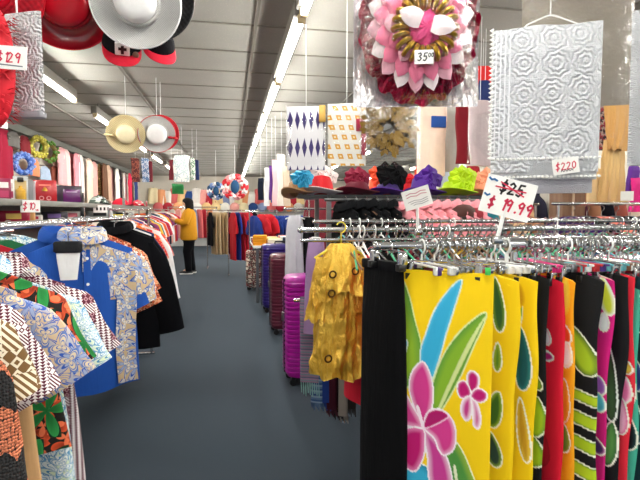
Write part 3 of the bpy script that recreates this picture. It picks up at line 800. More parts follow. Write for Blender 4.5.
left('long cream dress with brown tapa print behind the knitted poncho', 'dress', 1.05, .44, 1.05, M_cream, .20, seed=102, t=.06, slope=.40, dx=.02, z=1.25, ang=R(26), flare=.3)
left('maroon shirt with white lattice print near the front of the left rack', 'shirt', 1.15, .42, .80, M_maroon, .27, seed=103, t=.055, slope=.38, ang=R(30), dx=-.01, flare=.2)
left('plain beige trousers hanging between the maroon and tan shirts', 'trousers', 1.24, .40, 1.0, M_beige, None, seed=104, t=.05, slope=.5, dx=.065, z=1.2, amp=.01, flare=.36)
left('tan shirt with blue flower print on the left rack', 'shirt', 1.33, .43, .92, M_tanblue, .27, seed=105, col=M_tanblue, slope=.38, ang=R(31), flare=.25, z=1.235)
left('black shirt with orange and green hibiscus print', 'shirt', 1.44, .42, .53, M_hib, .26, seed=106, col=M_hib, slope=.38, ang=R(28), dx=.0, z=1.24, flare=.42)
left('white shirt with pale blue leaf print, in front of the maroon dotted one', 'shirt', 1.56, .43, .68, M_whblue, .27, seed=107, col=M_whblue, slope=.38, ang=R(30), dx=.0, flare=.25, z=1.205)
left('white and maroon geometric print shirt next to the white leaf print one', 'shirt', 1.69, .43, .78, M_dots, .26, seed=108, col=M_dots, slope=.38, ang=R(30), dx=.0, flare=.22, z=1.20)
# white undershirt front with black neckband clipped between
o = thing('bib', 'small white cloth bib with a black collar band hanging before the blue shirt', 'bib', at(68, 247, 2.27), 0)
m_, _ = sarong_mb(.105, .145, .02, nf=20, nb=8, nv=16, amp=.004, seed=5, taper=-.35); m_.build('front', M_white, o)
MB().box((0, 0, -.0), (.115, .04, .05), bev=.012).build('neckband', cloth('charcoal', '2a2b2e', .9), o)
hanger_things(at(68, 243, 2.27), 0, .1, None, BLACKP, label='black hanger of the small white bib', slope=.1, hookh=.085)
left('royal blue shirt with tan floral sleeves and pocket', 'shirt', 2.40, .46, .74, M_royal, .27, M_tanfl, M_tanfl, seed=109, slope=.40, ang=R(16), dx=.075, placket=M_royal, pocket=M_tanfl, r0=.085, r1=.095, rz=R(33))
# tan floral yoke and side panel of the blue shirt
bs = [o_ for o_ in bpy.data.objects if o_.get('label', '').startswith('royal blue shirt with tan')][0]
yk = MB(); rows = []
for i in range(7):
    f = i/6; rows.append([(-.02+.215*u, -.040-.003*cos(u*9), -.015-.42*abs(-.02+.215*u)*.9-.14*f*(1-.2*u)) for u in [k/9 for k in range(10)]])
yk.ring(rows, closed=False)
yk.build('yoke', M_tanfl, bs)
rows = [[(.125+.095*u+.006*sin(f*7), -.046-.006*sin(u*8), -.16-.56*f) for u in [k/6 for k in range(7)]] for f in [k/8 for k in range(9)]]
MB().ring(rows, closed=False).build('side_panel', M_tanfl, bs)
left('navy and royal blue shirt close behind the tan sleeved blue one', 'shirt', 2.52, .48, .74, M_royal, .30, M_royal, M_royal, seed=110, slope=.42, ang=R(22), dx=-.05)
left('orange print shirt with dark speckles behind the blue shirts', 'shirt', 2.66, .47, .68, M_orpr, .33, M_orpr, M_orpr, seed=111, slope=.42, ang=R(24), dx=-.03)
left('black shirt with orange leaf print half hidden by the speckled orange one', 'shirt', 2.80, .46, .83, M_orpr2, .30, seed=112, slope=.42, ang=R(24), dx=-.04)
left('second orange speckled shirt just before the black jackets', 'shirt', 2.95, .46, .76, M_orpr, .30, seed=113, slope=.42, ang=R(24), dx=-.05)
left('black long sleeved jacket, first of three on the left rack', 'jacket', 3.36, .50, .80, M_black, .62, M_black, M_black, seed=114, slope=.38, ang=R(13), dx=.0, t=.09)
left('black long sleeved jacket in the middle of the three', 'jacket', 3.50, .50, .78, M_black, .62, M_black, M_black, seed=115, slope=.38, ang=R(13), dx=-.04, t=.08)
left('black long sleeved jacket, last of the three before the white shirt', 'jacket', 3.64, .50, .80, M_black, .62, M_black, M_black, seed=116, slope=.38, ang=R(13), dx=-.04, t=.08)
left('white long sleeved shirt behind the black jackets', 'shirt', 3.82, .44, .82, M_white, .60, M_white, M_white, seed=117, slope=.38, ang=R(11), dx=-.06)
left('navy blue shirt behind the white long sleeved one', 'shirt', 3.96, .44, .84, M_navy, .60, seed=118, slope=.38, ang=R(11), dx=-.06)
M_flor = printed('orange_floral', 'e8742e', [(10, 5, .6, 'f4e6da', None, 'd83a2a'), (16, 4, .55, 'd8303a', None, None)])
left('white and orange floral shirt behind the navy one', 'shirt', 4.14, .48, .58, M_flor, .25, seed=119, slope=.38, ang=R(18), dx=-.12, z=1.29)
left('second white shirt near the far end of the long left rack', 'shirt', 4.32, .44, .88, M_white, .58, seed=120, slope=.38, ang=R(11), dx=-.06)
left('orange flowered blouse at the far end of the long left rack', 'shirt', 4.5, .48, .6, M_flor, .25, seed=121, slope=.38, ang=R(18), dx=-.12, z=1.28)

# ---- second rack behind: only shoulders show
rack_y('garment_rack', 'chrome rack behind the printed shirts, below the gift box shelf', -1.36, 1.9, 3.35, 1.255)
M_yel = printed('yellow_print', 'dcae3c', [(26, 5, .6, '6a3a20', None, None), (34, 4, .5, 'f0d25a', None, None)])
for Y, lab, mt, z, c in ((2.10, 'maroon patterned shirt on the rack behind, lowest shoulder in view', M_dots, 1.12, None),
                         (2.24, 'black and grey shirt on the rack behind the printed shirts', printed('grey_print', '20242a', [(18, 4, .6, '8a949c', None, None)]), 1.16, None),
                         (2.40, 'orange and black print shirt on the rack behind', M_orpr2, 1.16, None),
                         (2.58, 'yellow shirt with brown flecks on the rack behind', M_yel, 1.215, None),
                         (2.74, 'pale brown shirt behind the yellow flecked one', M_tanfl, 1.20, None),
                         (2.90, 'plain red shirt behind the yellow flecked one', cloth('red_cl', 'b0182a', .8), 1.235, None),
                         (3.10, 'emerald green shirt on the rack below the shelf', cloth('green_cl', '14663c', .7), 1.24, None),
                         (3.30, 'blue and white patterned shirt behind the emerald one', M_whblue, 1.255, None)):
    garment('shirt', lab, 'shirt', (-1.36, Y, z-.02), 0, .46, .7, mt, .22, mt, None, slope=.36, ang=R(30), seed=int(Y*100), hang=('hangers on the rack below the shelf', STEEL, 'grey hanger on the rack below the gift box shelf'))
tee = garment('shirt', 'tan and blue shirt beside the small white bib', 'shirt', (-1.07, 2.02, 1.15), 0, .42, .7, M_tanblue, .2, M_tanblue, None, slope=.38, seed=301, hang=None)

# ================================================================== SHELF UNIT WITH GIFT BOXES
SX = -1.50
o = thing('shelf_unit', 'long metal shelf unit behind the left racks, gift boxes and caps on top', 'shelf unit', (SX-.25, 6.4, 0))
for z, nm in ((1.442, 'top_shelf'), (1.285, 'shelf'), (.85, 'shelf'), (.4, 'shelf')):
    MB().box((0, 0, z), (.5, 6.0, .022), bev=.003).build(nm, STEEL, o)
    MB().box((.256, 0, z), (.012, 6.0, .045), bev=.003).build('price_rail', plain('rail_grey', '77766f', .4), o)
for y in (-2.96, -1.0, 1.0, 2.96):
    MB().box((.235, y, .82), (.035, .035, 1.5)).build('post', CHROME, o, smooth=False)
MB().box((-.24, 0, .72), (.02, 6.0, 1.42)).build('back_panel', plain('shelf_back', '8a8782', .8), o, smooth=False)
def y_on(px, X):
    return X/tan(atan2(px-320, FPX)+YAW)
def giftbox(px, Y, w, h, d, c, label, face=None, front=None):
    X = -1.62; Y = y_on(px, X)
    t = thing('gift_box', label, 'gift box', (X, Y, 1.454), R(22)); h *= 1.2
    MB().box((0, 0, h/2), (w, d, h), bev=.004).build('carton', plain('carton_'+c, c, .35, coat=.4), t)
    if face: face(t, w, h, d)
    return t
def f_bottle(t, w, h, d):
    MB().box((0, -d/2-.002, h*.45), (w*.78, .004, h*.75)).build('window', plain('amber_win', 'cdb27a', .2), t, smooth=False)
    MB().lathe([(0, 0), (.03, 0), (.034, .01), (.034, .08), (.012, .095), (.012, .11)], 14, c=(0, -d/2-.012, .012)).build('bottle', plain('amber', 'd9a83a', .1, coat=1), t)
    MB().box((0, -d/2-.012, h*.86), (.042, .03, .036), bev=.006).build('cap', BLACKP, t)
def f_red(t, w, h, d):
    for x in (-.028, .028): MB().torus((x, -d/2-.002, h*.2), .016, .004, 16, 6, axis='y').build('ring_print', plain('pink_pr', 'e8a0a0', .4), t)
    MB().lathe([(0, 0), (.022, 0), (.02, .012), (.008, .03), (.0, .034)], 14, c=(0, -d/2-.002, h*.52)).build('flask_print', plain('gold_pr', 'd8a040', .3, .5), t)
    MB().box((0, -d/2-.003, h*.78), (w*.5, .003, .014)).build('title_bar', plain('rose_pr', 'ef7f70', .4), t, smooth=False)
def f_purple(t, w, h, d):
    MB().box((.03, -d/2-.003, h*.45), (w*.62, .006, h*.7), bev=.002).build('purple_panel', plain('purple_pn', '5b1b5e', .25, coat=.5), t)
    MB().box((.03, -d/2-.008, h*.66), (w*.4, .003, .006)).build('title_bar', plain('lilac_pr', 'c79ad0', .4), t, smooth=False)
def f_lab(c):
    def f(t, w, h, d):
        MB().box((0, -d/2-.002, h*.7), (w*.7, .004, h*.25)).build('label_band', plain('lb_'+c, c, .4), t, smooth=False)
        MB().box((0, -d/2-.002, h*.3), (w*.7, .004, h*.3)).build('picture', plain('pic_'+c, 'b3315e' if c != 'b3315e' else 'e8e0dd', .4), t, smooth=False)
    return f
giftbox(4, 3.45, .105, .135, .05, '8c1f46', 'maroon gift box with a white band, first on the top shelf', f_lab('e9e3e1'))
giftbox(11, 3.60, .06, .135, .05, 'e6e0de', 'pale gift box with pink picture next to the maroon one', f_lab('c9b8b8'))
giftbox(22, 3.72, .10, .165, .06, 'b9bcbc', 'silver grey perfume box with amber bottle and black cap', f_bottle)
giftbox(31, 3.86, .05, .15, .05, '8e8d90', 'slim grey box beside the perfume box')
giftbox(34.5, 3.92, .03, .145, .05, 'b7adb0', 'second slim grey box, next to the red gift box')
giftbox(46, 4.10, .185, .165, .05, 'b5121f', 'bright red gift box with two rings printed on it', f_red)
giftbox(69, 4.62, .25, .15, .07, '2a1c2e', 'dark gift box with a shiny purple panel', f_purple)
# things on the lower shelf
for i, (px, Y, w, h, c, lab) in enumerate(((15, 3.6, .2, .085, 'a8123a', 'crimson packet on the second shelf under the perfume box'),
        (27, 3.85, .12, .075, 'd8a060', 'packet with an orange end on the second shelf'), (36, 4.1, .1, .05, 'e2dcd8', 'white packet on the second shelf'),
        (55, 4.5, .22, .075, '3a3440', 'dark printed packet on the second shelf under the purple box'), (72, 5.0, .22, .08, 'e8ddd6', 'white and pink packet on the second shelf'),
        (100, 6.0, .3, .08, 'dfe0dc', 'white packet with black print on the second shelf under the caps'), (122, 7.2, .35, .08, 'd9d6cc', 'pale packet on the second shelf past the caps'))):
    t = thing('packet', lab, 'packet', (SX-.14, y_on(px, SX-.14), 1.297), R(15))
    MB().box((0, 0, h/2), (w, .1, h), bev=.012).build('wrapper', plain('wr_'+c, c, .4), t)
    MB().box((0, -.052, h*.5), (w*.5, .004, h*.5)).build('print', plain('wp_'+c, ['e8c060', '3a7a3a', 'c02a4a', '8a6ab0', 'e87a8a', '18181a', '30302c'][i], .4), t, smooth=False)
# caps on the shelf
def cap_mb():
    rows = [[(.085*cos(a)*cos(p), .10*sin(a)*cos(p), .095*sin(p)) for a in [2*pi*j/24 for j in range(24)]] for p in [k*pi/2/7*.999 for k in range(8)]]
    c = MB().ring(rows, cap=(True, True))
    v = []
    for i in range(6):
        f = i/5; v.append([(.084*cos(a)*(1+.0*f), -abs(.10*sin(a))*1-f*.085*sin(a)**.6 if a not in (0,) else 0, .008+.018*(cos(a)**2-1)*f*-1-.012*f) for a in [.02+(pi-.04)*j/18 for j in range(19)]])
    top = [[(p[0], p[1], p[2]+.004) for p in r] for r in v]
    b = MB().ring(v, closed=False); b.ring([r[::-1] for r in top], closed=False)
    return c, b
def cap(name, label, loc, rz, mc, mbm, emblem=None, tilt=0):
    t = thing(name, label, 'cap', loc, rot=(tilt, 0, rz)); c, b = cap_mb()
    c.build('crown', mc, t); b.build('visor', mbm, t)
    MB().ball((0, 0, .096), .009).build('top_button', mc, t)
    if emblem: emblem(t)
    return t
RED = cloth('cap_red', 'cf1532', .7, .2); M_cam = printed('camo', 'e4e8e4', [(14, 3, .7, '1c2420', None, None), (20, 4, .6, '6a7a70', None, None)])
def em_tri(t):
    m = MB(); m.add([(-.06, -.100, .068), (.06, -.100, .068), (0, -.108, .018)], [(0, 2, 1)]); m.add([(-.06, -.097, .068), (.06, -.097, .068), (0, -.105, .018)], [(0, 1, 2)])
    m.build('emblem', WHITE, t, smooth=False)
    MB().box((0, -.108, .052), (.05, .003, .018)).build('emblem_centre', RED, t, smooth=False)
c1_ = cap('cap', 'black and white patterned cap on the top shelf', (SX-.12, y_on(99, SX-.12), 1.457), R(30), M_cam, M_cam)
c2_ = cap('cap', 'plain red cap on the top shelf next to the patterned cap', (SX-.12, y_on(121, SX-.12), 1.457), R(50), RED, RED)
c3_ = cap('cap', 'red cap with a white triangle emblem on the top shelf', (SX-.12, y_on(138, SX-.12), 1.457), R(24), RED, RED, em_tri)
for q_ in (c1_, c2_, c3_): q_.scale = (1.35, 1.35, 1.2)
# price tags on the shelf edges
def tagcard(label, p, w, h, rz, txt=None, ink=None, th=.5, tilt=0, c=None, extra=None, x0=None, sup=()):
    t = thing('price_tag', label, 'price tag', p, rot=(0, tilt, rz))
    MB().box((0, 0, 0), (w, .003, h), bev=.001).build('card', c or CARD, t, smooth=False)
    if txt: write(txt, (x0 if x0 is not None else -w*.42), -h*th/2, h*th, ink or INK_R, t, y=-.0026, sup=sup)
    if extra: extra(t, w, h)
    return t
def redmark(t, w, h):
    mb = MB(); ribbon(mb, [(w*.25, -h*.3), (w*.4, -h*.25), (w*.3, -h*.38), (w*.42, -h*.36)], .004, -.0026); mb.build('ink_mark', INK_R, t, smooth=False)
def edge(px, z):
    return (SX+.058, y_on(px, SX+.058), z)
def bars(t, w, h):
    mb = MB()
    for q in range(4): mb.box((-w*.3+q*w*.2, -.0025, 0), (w*.10, .001, h*.4))
    mb.build('dark_print', INK_K, t, smooth=False)
tagcard('white ten dollar tag on the shelf edge below the perfume box', edge(31, 1.415), .125, .09, R(22), '$10', extra=redmark, th=.55, x0=-.05)
tagcard('small white price tag at the left end of the lower shelf edge', (SX-.15, 3.385, 1.275), .085, .06, R(0), '$5.', th=.6)
tagcard('white ninety seven dollar tag on the lower shelf edge', edge(55.5, 1.275), .11, .075, R(20), '$97', th=.6)
YC = plain('yellow_card', 'ead83a', .7)
tagcard('yellow price tag hanging past the patterned cap', edge(117, 1.30), .16, .07, R(30), None, c=YC, extra=bars)
tagcard('white tag with black bars on the shelf edge under the patterned cap', edge(103, 1.405), .2, .085, R(28), None, extra=bars)

# ================================================================== HATS AND LACE HUNG OVERHEAD AT THE LEFT
S_red = straw('straw_red', 'd81830', 70); S_white = straw('straw_white', 'cbc9c7', 230); S_black = straw('straw_black', '1a1a1d'); S_beige = straw('straw_beige', 'e0cfa0')
SAT_RED = plain('gloss_red', 'd01228', .25, coat=.5); SAT_WH = plain('gloss_white', 'e0dede', .3, coat=.3)
def hat(label, c, r, mats, axis, crown=(.085, .10), wave=.012, bands=2, cup=.03, cordtop=None, bow=None):
    """c: centre of the brim; axis: the way the crown points"""
    ax = Vector(axis).normalized(); q = Vector((0, 0, 1)).rotation_difference(ax).to_euler()
    t = thing('hat', label, 'hat', c, rot=tuple(q))
    cr, ch = crown
    W_ = lambda p, a, rr: (p[0], p[1], p[2]+wave*sin(2*a+.7)*max(0, (rr-cr)/(r-cr)))
    pr = [(cr, .004), (cr+(r-cr)*.25, -.002), (cr+(r-cr)*.6, -.004+cup*.2), (r*.97, cup), (r, cup+.006), (r*.985, cup+.012), (cr+(r-cr)*.6, .003+cup*.2), (cr+(r-cr)*.25, .004), (cr, .008)]
    MB().lathe(pr, 56, fn=W_).build('brim', mats[0], t)
    MB().lathe([(cr*1.03, 0), (cr*1.02, ch*.45), (cr*.96, ch*.8), (cr*.8, ch*.96), (cr*.5, ch*1.02), (0, ch)], 40).build('crown', mats[1], t)
    e = MB()
    n = 56
    for a in range(n):
        pass
    rows = [[((r+.004*cos(b))*cos(2*pi*j/n), (r+.004*cos(b))*sin(2*pi*j/n), cup+.006+.006*sin(b)+wave*sin(2*(2*pi*j/n)+.7)) for j in range(n)] for b in [2*pi*k/6 for k in range(7)]]
    e.ring(rows, cap=(False, False)).build('brim_edge', mats[2], t)
    for k in range(bands):
        MB().torus((0, 0, .012+.016*k), cr*(1.06-.01*k), .008, 40, 8).build('hat_band', mats[3], t)
    if bow:
        for s in (-1, 1): MB().ball((r*.9*bow[0]+s*.02, r*.9*bow[1], cup+.02), (.03, .014, .02)).build('bow', bow[2], t)
    if cordtop:
        loc = t.matrix_basis.inverted()
        b = MB().tube([loc @ Vector(cordtop), loc @ Vector((cordtop[0], cordtop[1], CZ-.002))], .0025, 5).build('hanging_cord', CORD, t)
    return t
bpy.context.view_layer.update()
c = at(137, 3, 2.02); hat('white straw hat with a wide grey sinamay brim hung overhead', c, .166, (S_white, SAT_WH, SAT_WH, S_white), (.03, -.86, -.22), (.078, .10), .008, 3, .02, (c.x, c.y, c.z+.15))
c = at(152, -2, 2.16); hat('black hat half hidden behind the white straw hat', c, .168, (S_black, S_black, BLACKP, S_black), (.1, -.86, -.2), (.085, .1), .008, 1, .02, (c.x, c.y, c.z+.15))
c = at(66, 1, 2.22); hat('big glossy red hat hung overhead left of the white one', c, .188, (plain('dark_gloss_red', 'a50d20', .25, coat=.5), SAT_RED, SAT_RED, S_red), (.10, -.70, -.30), (.095, .11), .03, 2, .035, (c.x, c.y, c.z+.15))
c = at(-14, -16, 2.05); hat('second red hat cut off by the top left corner', c, .20, (S_red, SAT_RED, SAT_RED, S_red), (.1, -.7, -.35), (.09, .1), .02, 2, .03, (c.x, c.y, c.z+.15))
c = at(126, 134, 5.2); hat('beige straw hat hung from the ceiling down the left side', c, .185, (S_beige, plain('beige_cr', 'e9dcb6', .5), S_beige, S_beige), (.12, -.95, -.2), (.09, .09), .01, 2, .02, (c.x, c.y, c.z+.12), bow=(-.9, -.2, plain('beige_bow', 'e6d3a0', .6)))
c = at(157, 134, 5.25); hat('white hat with red brim edge hung beside the beige straw hat', c, .185, (S_white, SAT_WH, plain('red_edge', 'b81a26', .5), S_white), (.08, -.95, -.2), (.10, .09), .01, 1, .02, (c.x, c.y, c.z+.12), bow=(.95, -.1, plain('red_bow', 'b81a26', .5)))
c = at(161, 133, 5.42); hat('red hat just behind the white hat with the red brim edge', c, .185, (S_red, SAT_RED, SAT_RED, S_red), (.08, -.95, -.2), (.10, .09), .01, 1, .02, (c.x, c.y, c.z+.12))
# caps hung below them
def em_cross(t):
    m = MB(); m.box((0, -.100, .045), (.06, .012, .055), bev=.003); m.build('front_patch', WHITE, t)
    k = MB(); k.box((0, -.108, .045), (.012, .004, .038)); k.box((0, -.108, .049), (.034, .004, .012)); k.build('cross_emblem', BLACKP, t, smooth=False)
    MB().ball((.055, -.094, .02), (.014, .008, .016)).build('badge', plain('badge_br', '7a5a4a', .5), t)
CB = cloth('cap_black', '141418', .8)
c = at(122, 46, 2.24); cp_ = cap('cap', 'black and red cap with a white cross patch under the white hat', c, R(12), CB, RED, em_cross, tilt=R(48)); cp_.scale = (.95, .95, .95)
c = at(158, 46, 2.27); cp_ = cap('cap', 'black cap with red visor hung right of the cross patch cap', c, R(20), CB, RED, None, tilt=R(48)); cp_.scale = (.85, .85, .85)
for i, (px, Y) in enumerate(((122, 2.22), (159, 2.25))):
    a = at(px, 46, Y); b = MB().tube([(a.x, a.y, a.z-.03), (a.x, a.y, CZ-.002)], .002, 5).build('hanging_cord', CORD)
    tag(b, 'thin clear cord from which the '+('cross patch cap' if i == 0 else 'red visored cap')+' hangs', 'cord')
# lace and red feather boa with the 129 sign
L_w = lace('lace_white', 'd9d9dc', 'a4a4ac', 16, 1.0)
a = at(19, 70, 1.42)
o = thing('lace_cloth', 'white lace cloth hung at upper left behind the 129 price card', 'lace', (a.x+.0, 1.42, at(24, 14, 1.42).z), R(-16))
m_, _ = sarong_mb(.135, .262, .02, nf=30, nb=8, nv=30, amp=.005, seed=6); m_.build('cloth', L_w, o)
MB().box((0, 0, -.264), (.13, .03, .016), bev=.004).build('grey_hem', plain('grey_hem', '8d8c93', .6), o)
MB().tube([(0, 0, 0), (0, 0, CZ-o.location.z-.003)], .0025, 5).build('hanging_cord', CORD, o)
a = at(2, 66, 1.36)
o = thing('feather_boa', 'fluffy red feather cloth hung at the far upper left', 'feather boa', (a.x-.015, 1.36, at(2, 14, 1.36).z))
rr = random.Random(3); fb = MB()
fb.ball((0, 0, -.13), (.045, .035, .15), 14, 12)
for k in range(420):
    th = rr.uniform(0, 6.28); z = -rr.uniform(0, .275); r0 = .042; d = Vector((cos(th), sin(th), rr.uniform(-.9, .2))).normalized(); p0 = Vector((r0*cos(th), .8*r0*sin(th), z)); p1 = p0+d*rr.uniform(.012, .028)
    s_ = Vector((-sin(th), cos(th), 0))*.004
    fb.add([p0-s_, p0+s_, p1], [(0, 1, 2)])
fb.build('feathers', plain('feather_red', 'd3122a', .7), o)
MB().tube([(0, 0, 0), (0, 0, CZ-o.location.z-.003)], .0025, 5).build('hanging_cord', CORD, o)
def small_lines(t, w, h):
    mb = MB()
    ribbon(mb, [(-w*.2, -h*.30), (w*.42, -h*.36)], .0025, -.0026); ribbon(mb, [(-w*.3, -h*.16), (-w*.05, -h*.18)], .0025, -.0026); mb.build('small_print', plain('grey_ink', '6a6a7a', .6), t, smooth=False)
tagcard('white price card reading 129 on the red feather cloth', at(2, 57, 1.30), .115, .055, R(-6), '$129', extra=small_lines, th=.42, x0=-.012, tilt=R(3))
tagcard('small white card up on the left wall display', at(3, 122, 6.9), .12, .16, R(60))

# ================================================================== BAGS HUNG OVERHEAD AT THE RIGHT
FILM = film('clear_film', 'fbfbfb', .025, .15, 22); FILMS = film('crinkled_film', 'f8f8f8', .05, .15, 30, .03)
def silver(name, c, wr=20):
    t = NT(name); o = t.obj(); n = t.noise(t.vm('MULTIPLY', o, (wr, wr, wr*.5)), 1, 4); m = t.fin(t.mix(n, lin(c), lin('f6f4f6')), .18, .55)
    t.bump(n, 1.0, .04); return m
def bag_rows(w, h, d, amp, seed, side):
    ff = fold_fn(seed, amp, 6); gg = fold_fn(seed+3, amp, 6); n = 26; rows = []
    for i in range(n+1):
        f = i/n; z = -h*f; bul = d*sin(pi*min(1, max(0, f)))**.5
        rows.append([(w*(j/n-.5), side*(bul*(1-abs(2*j/n-1)**3)) + side*.25*(ff(w*(j/n-.5), 1)+gg(z, 1)), z) for j in range(n+1)])
    return rows
def bag(name, label, px, top, bot, Y, w, rz, d, back, film_m, seed=1, cord=True, ztop=None):
    b = at(px, bot, Y); h = (ztop if ztop else at(px, top, Y).z)-b.z
    t = thing(name, label, 'bag', (b.x, Y, b.z+h), rz)
    if back: MB().ring(bag_rows(w, h, d*.3, .02, seed, 1), closed=False).build('back_sheet', back, t)
    MB().ring(bag_rows(w, h, d, .012, seed+5, -1), closed=False).build('front_film', film_m, t)
    if cord: MB().tube([(0, 0, 0), (0, 0, CZ-(b.z+h)-.003)], .002, 5).build('hanging_cord', CORD, t)
    return t, h
# --- pink rosette in its bag
PB, ph = bag('plastic_bag', 'clear plastic bag holding the big pink and crimson rosette, overhead right of centre', 415, -60, 107, 1.29, .345, R(-14), .125, silver('silver_back', 'c4bfc4', 14), FILM, 3)
c = at(418, 27, 1.28)
ROS = thing('rosette', 'big crimson, pink and white petalled rosette with a gold ring, inside the clear bag', 'rosette', c, R(-14))
CR = satin('crimson_satin', 'c01448', '8a0a34', .3); PINK = cloth('petal_pink', 'ea7a9c', .7, .3); WPET = cloth('petal_white', 'f4e2e6', .7, .3); LPK = cloth('petal_lightpink', 'eeaec0', .7, .3); HPK = cloth('hot_pink', 'e84a8a', .6, .4)
GLD = plain('gold_ribbon', 'b08a28', .28, .6)
rx, ry = .162, .215
rr = random.Random(8)
ru = MB(); n = 120
rows = []
for i in range(9):
    f = .45+.55*i/8; rows.append([(rx*f*cos(a)*(1+.03*sin(17*a+i)), -.012+.016*sin(23*a+i*1.9)*f+.008*sin(41*a+i), ry*f*sin(a)*(1+.03*sin(17*a+i))) for a in [2*pi*j/n for j in range(n)]])
ru.ring(rows, cap=(True, False)); ru.build('crimson_ruffle', CR, ROS)
def petal(rad, wd, ln, a, y, lift, pointed=True):
    q = []; rows = []
    for i in range(6):
        f = i/5; ww = wd*(sin(pi*min(1, .25+.75*f))**.7 if pointed else (.5+.5*f)) * (1 if f < .99 else .12)
        rows.append([((rad+ln*f), y-lift*f-.010*(1-u*u)*sin(pi*f), ww*u) for u in (-1, -.5, 0, .5, 1)])
    return [[(.94*(p[0]*cos(a)*rx/.2-p[2]*sin(a)*rx/.2), p[1], .94*(p[0]*sin(a)*ry/.2+p[2]*cos(a)*ry/.2)) for p in r] for r in rows]
for ringi, (rad, ln, wd, cnt, y, mats2) in enumerate(((.100, .088, .034, 18, -.030, (WPET, LPK)), (.085, .080, .032, 16, -.042, (PINK, PINK)), (.07, .060, .028, 14, -.054, (LPK, PINK)))):
    for k in range(cnt):
        a = 2*pi*(k+.5*ringi)/cnt+.1
        MB().ring(petal(rad, wd, ln, a, y, .008), closed=False).build('petal', mats2[k % 2], ROS)
gc = (.008, 0, -.030)
gm = MB()
for k in range(22):
    a = 2*pi*k/22; m_ = MB().torus((0, 0, 0), .019, .0068, 14, 6)
    ct = Vector((gc[0]+.064*cos(a), -.072, gc[2]+.068*sin(a))); rot = Matrix.Rotation(a, 3, 'Y') 
    gm.add([ct+Matrix.Rotation(-a, 3, 'Y') @ Vector((p[0], p[1], p[2])) for p in m_.v], m_.f)
gm.build('gold_ring', GLD, ROS)
bl = MB(); rows = []
for i in range(7):
    f = i/6; rows.append([(gc[0]+.044*f*cos(a)*(1+.1*sin(7*a+i)), -.098+.022*f*f+.006*sin(9*a+i*2)*f, gc[2]+.046*f*sin(a)*(1+.1*sin(7*a+i))) for a in [2*pi*j/60 for j in range(60)]])
bl.ring(rows, cap=(True, False)).build('centre_bloom', HPK, ROS)
for a in (R(-14), R(158)):
    MB().ring([[(p[0]*.95+gc[0], p[1]-.066-.05*p[0], p[2]*.75+gc[2]+.004) for p in r] for r in petal(.02, .034, .085, a, -.035, .006)], closed=False).build('white_leaf', WPET, ROS)
k = at(424, 57, 1.145)
def tcard(label, p, w, h, rz, txt, ink, tilt=0, **kw):
    return tagcard(label, p, w, h, rz, txt, ink, tilt=tilt, **kw)
tcard('white price tag handwritten 35.00 on the pink rosette bag', k, .047, .034, R(-14), '3500', INK_K, th=.55, x0=-.017, sup=(2, 3))

# --- silver and clear bags behind the white lace
PB2, _ = bag('plastic_bag', 'large clear and grey plastic bag hung behind the white lace packet', 574, -40, 107, 1.80, .42, R(-26), .02, plain('smoky_back', '7d7366', .35, var=.2, nscale=4, coat=.3), FILMS, 11)
# --- white lace packet
LPY = 1.50
zt = at(544, 26, LPY).z; zb = at(544, 192, LPY).z; cx = at(545, 100, LPY).x
LP = thing('lace_packet', 'white lace cloth packet on a wire hanger, hung above the 19.99 sign', 'lace packet', (cx, LPY, zt), R(-24))
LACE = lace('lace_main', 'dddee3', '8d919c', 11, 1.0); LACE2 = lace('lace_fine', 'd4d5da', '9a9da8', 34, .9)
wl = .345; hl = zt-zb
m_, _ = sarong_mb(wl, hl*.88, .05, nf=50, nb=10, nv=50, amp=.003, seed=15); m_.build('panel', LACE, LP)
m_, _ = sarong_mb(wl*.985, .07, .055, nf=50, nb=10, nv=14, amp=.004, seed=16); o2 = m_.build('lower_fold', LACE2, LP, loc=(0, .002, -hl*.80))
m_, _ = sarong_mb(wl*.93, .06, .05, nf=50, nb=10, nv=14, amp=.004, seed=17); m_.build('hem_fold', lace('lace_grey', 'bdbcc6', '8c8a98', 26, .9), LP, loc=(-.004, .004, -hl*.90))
rf = MB()
for k in range(30):
    z = -.006-k*(hl*.80/30); rf.tube([(-wl/2-.002, -.028, z), (-wl/2-.012, -.030, z-.004), (-wl/2-.002, -.022, z-.008)], .0035, 5)
rf.build('ruffled_edge', WHITE, LP)
for nm, x0, x1, z in (('scalloped_edge', -wl/2, wl/2, -hl*.80), ('scalloped_edge', -wl/2, wl/2, -hl*.91)):
    sm = MB()
    for k in range(26): sm.ball((x0+(x1-x0)*(k+.5)/26, -.031, z), (.006, .004, .005), 8, 5)
    sm.build(nm, WHITE, LP)
side = MB()
for q in range(4): side.box((-wl/2+.008+.015*q, -.028, -hl*.4), (.004, .004, hl*.76))
side.build('corded_band', plain('cord_white', 'e6e7ec', .6), LP, smooth=False)
MB().tube([(-.075, 0, 0), (-.06, 0, .012), (0, 0, .035), (.02, 0, .035), (.095, 0, 0)], .0022, 6).build('wire_hanger', WHITE, LP)
MB().tube([(.01, 0, .035), (.01, 0, CZ-zt-.003)], .0016, 5).build('hanging_cord', CORD, LP)
kp = LP.matrix_basis @ Vector((.06, -.046, -hl*.85))
def scrib(t, w, h):
    mb = MB()
    for q in range(4): ribbon(mb, [(-w*.2+q*w*.12, -h*.34), (-w*.15+q*w*.12, -h*.2), (-w*.11+q*w*.12, -h*.34)], .0022, -.0026)
    mb.build('small_print', INK_K, t, smooth=False)
tagcard('white tag handwritten 220 in red on the lace packet', kp, .082, .052, R(-22), '$220', extra=scrib, th=.45, x0=-.033, tilt=R(-8))
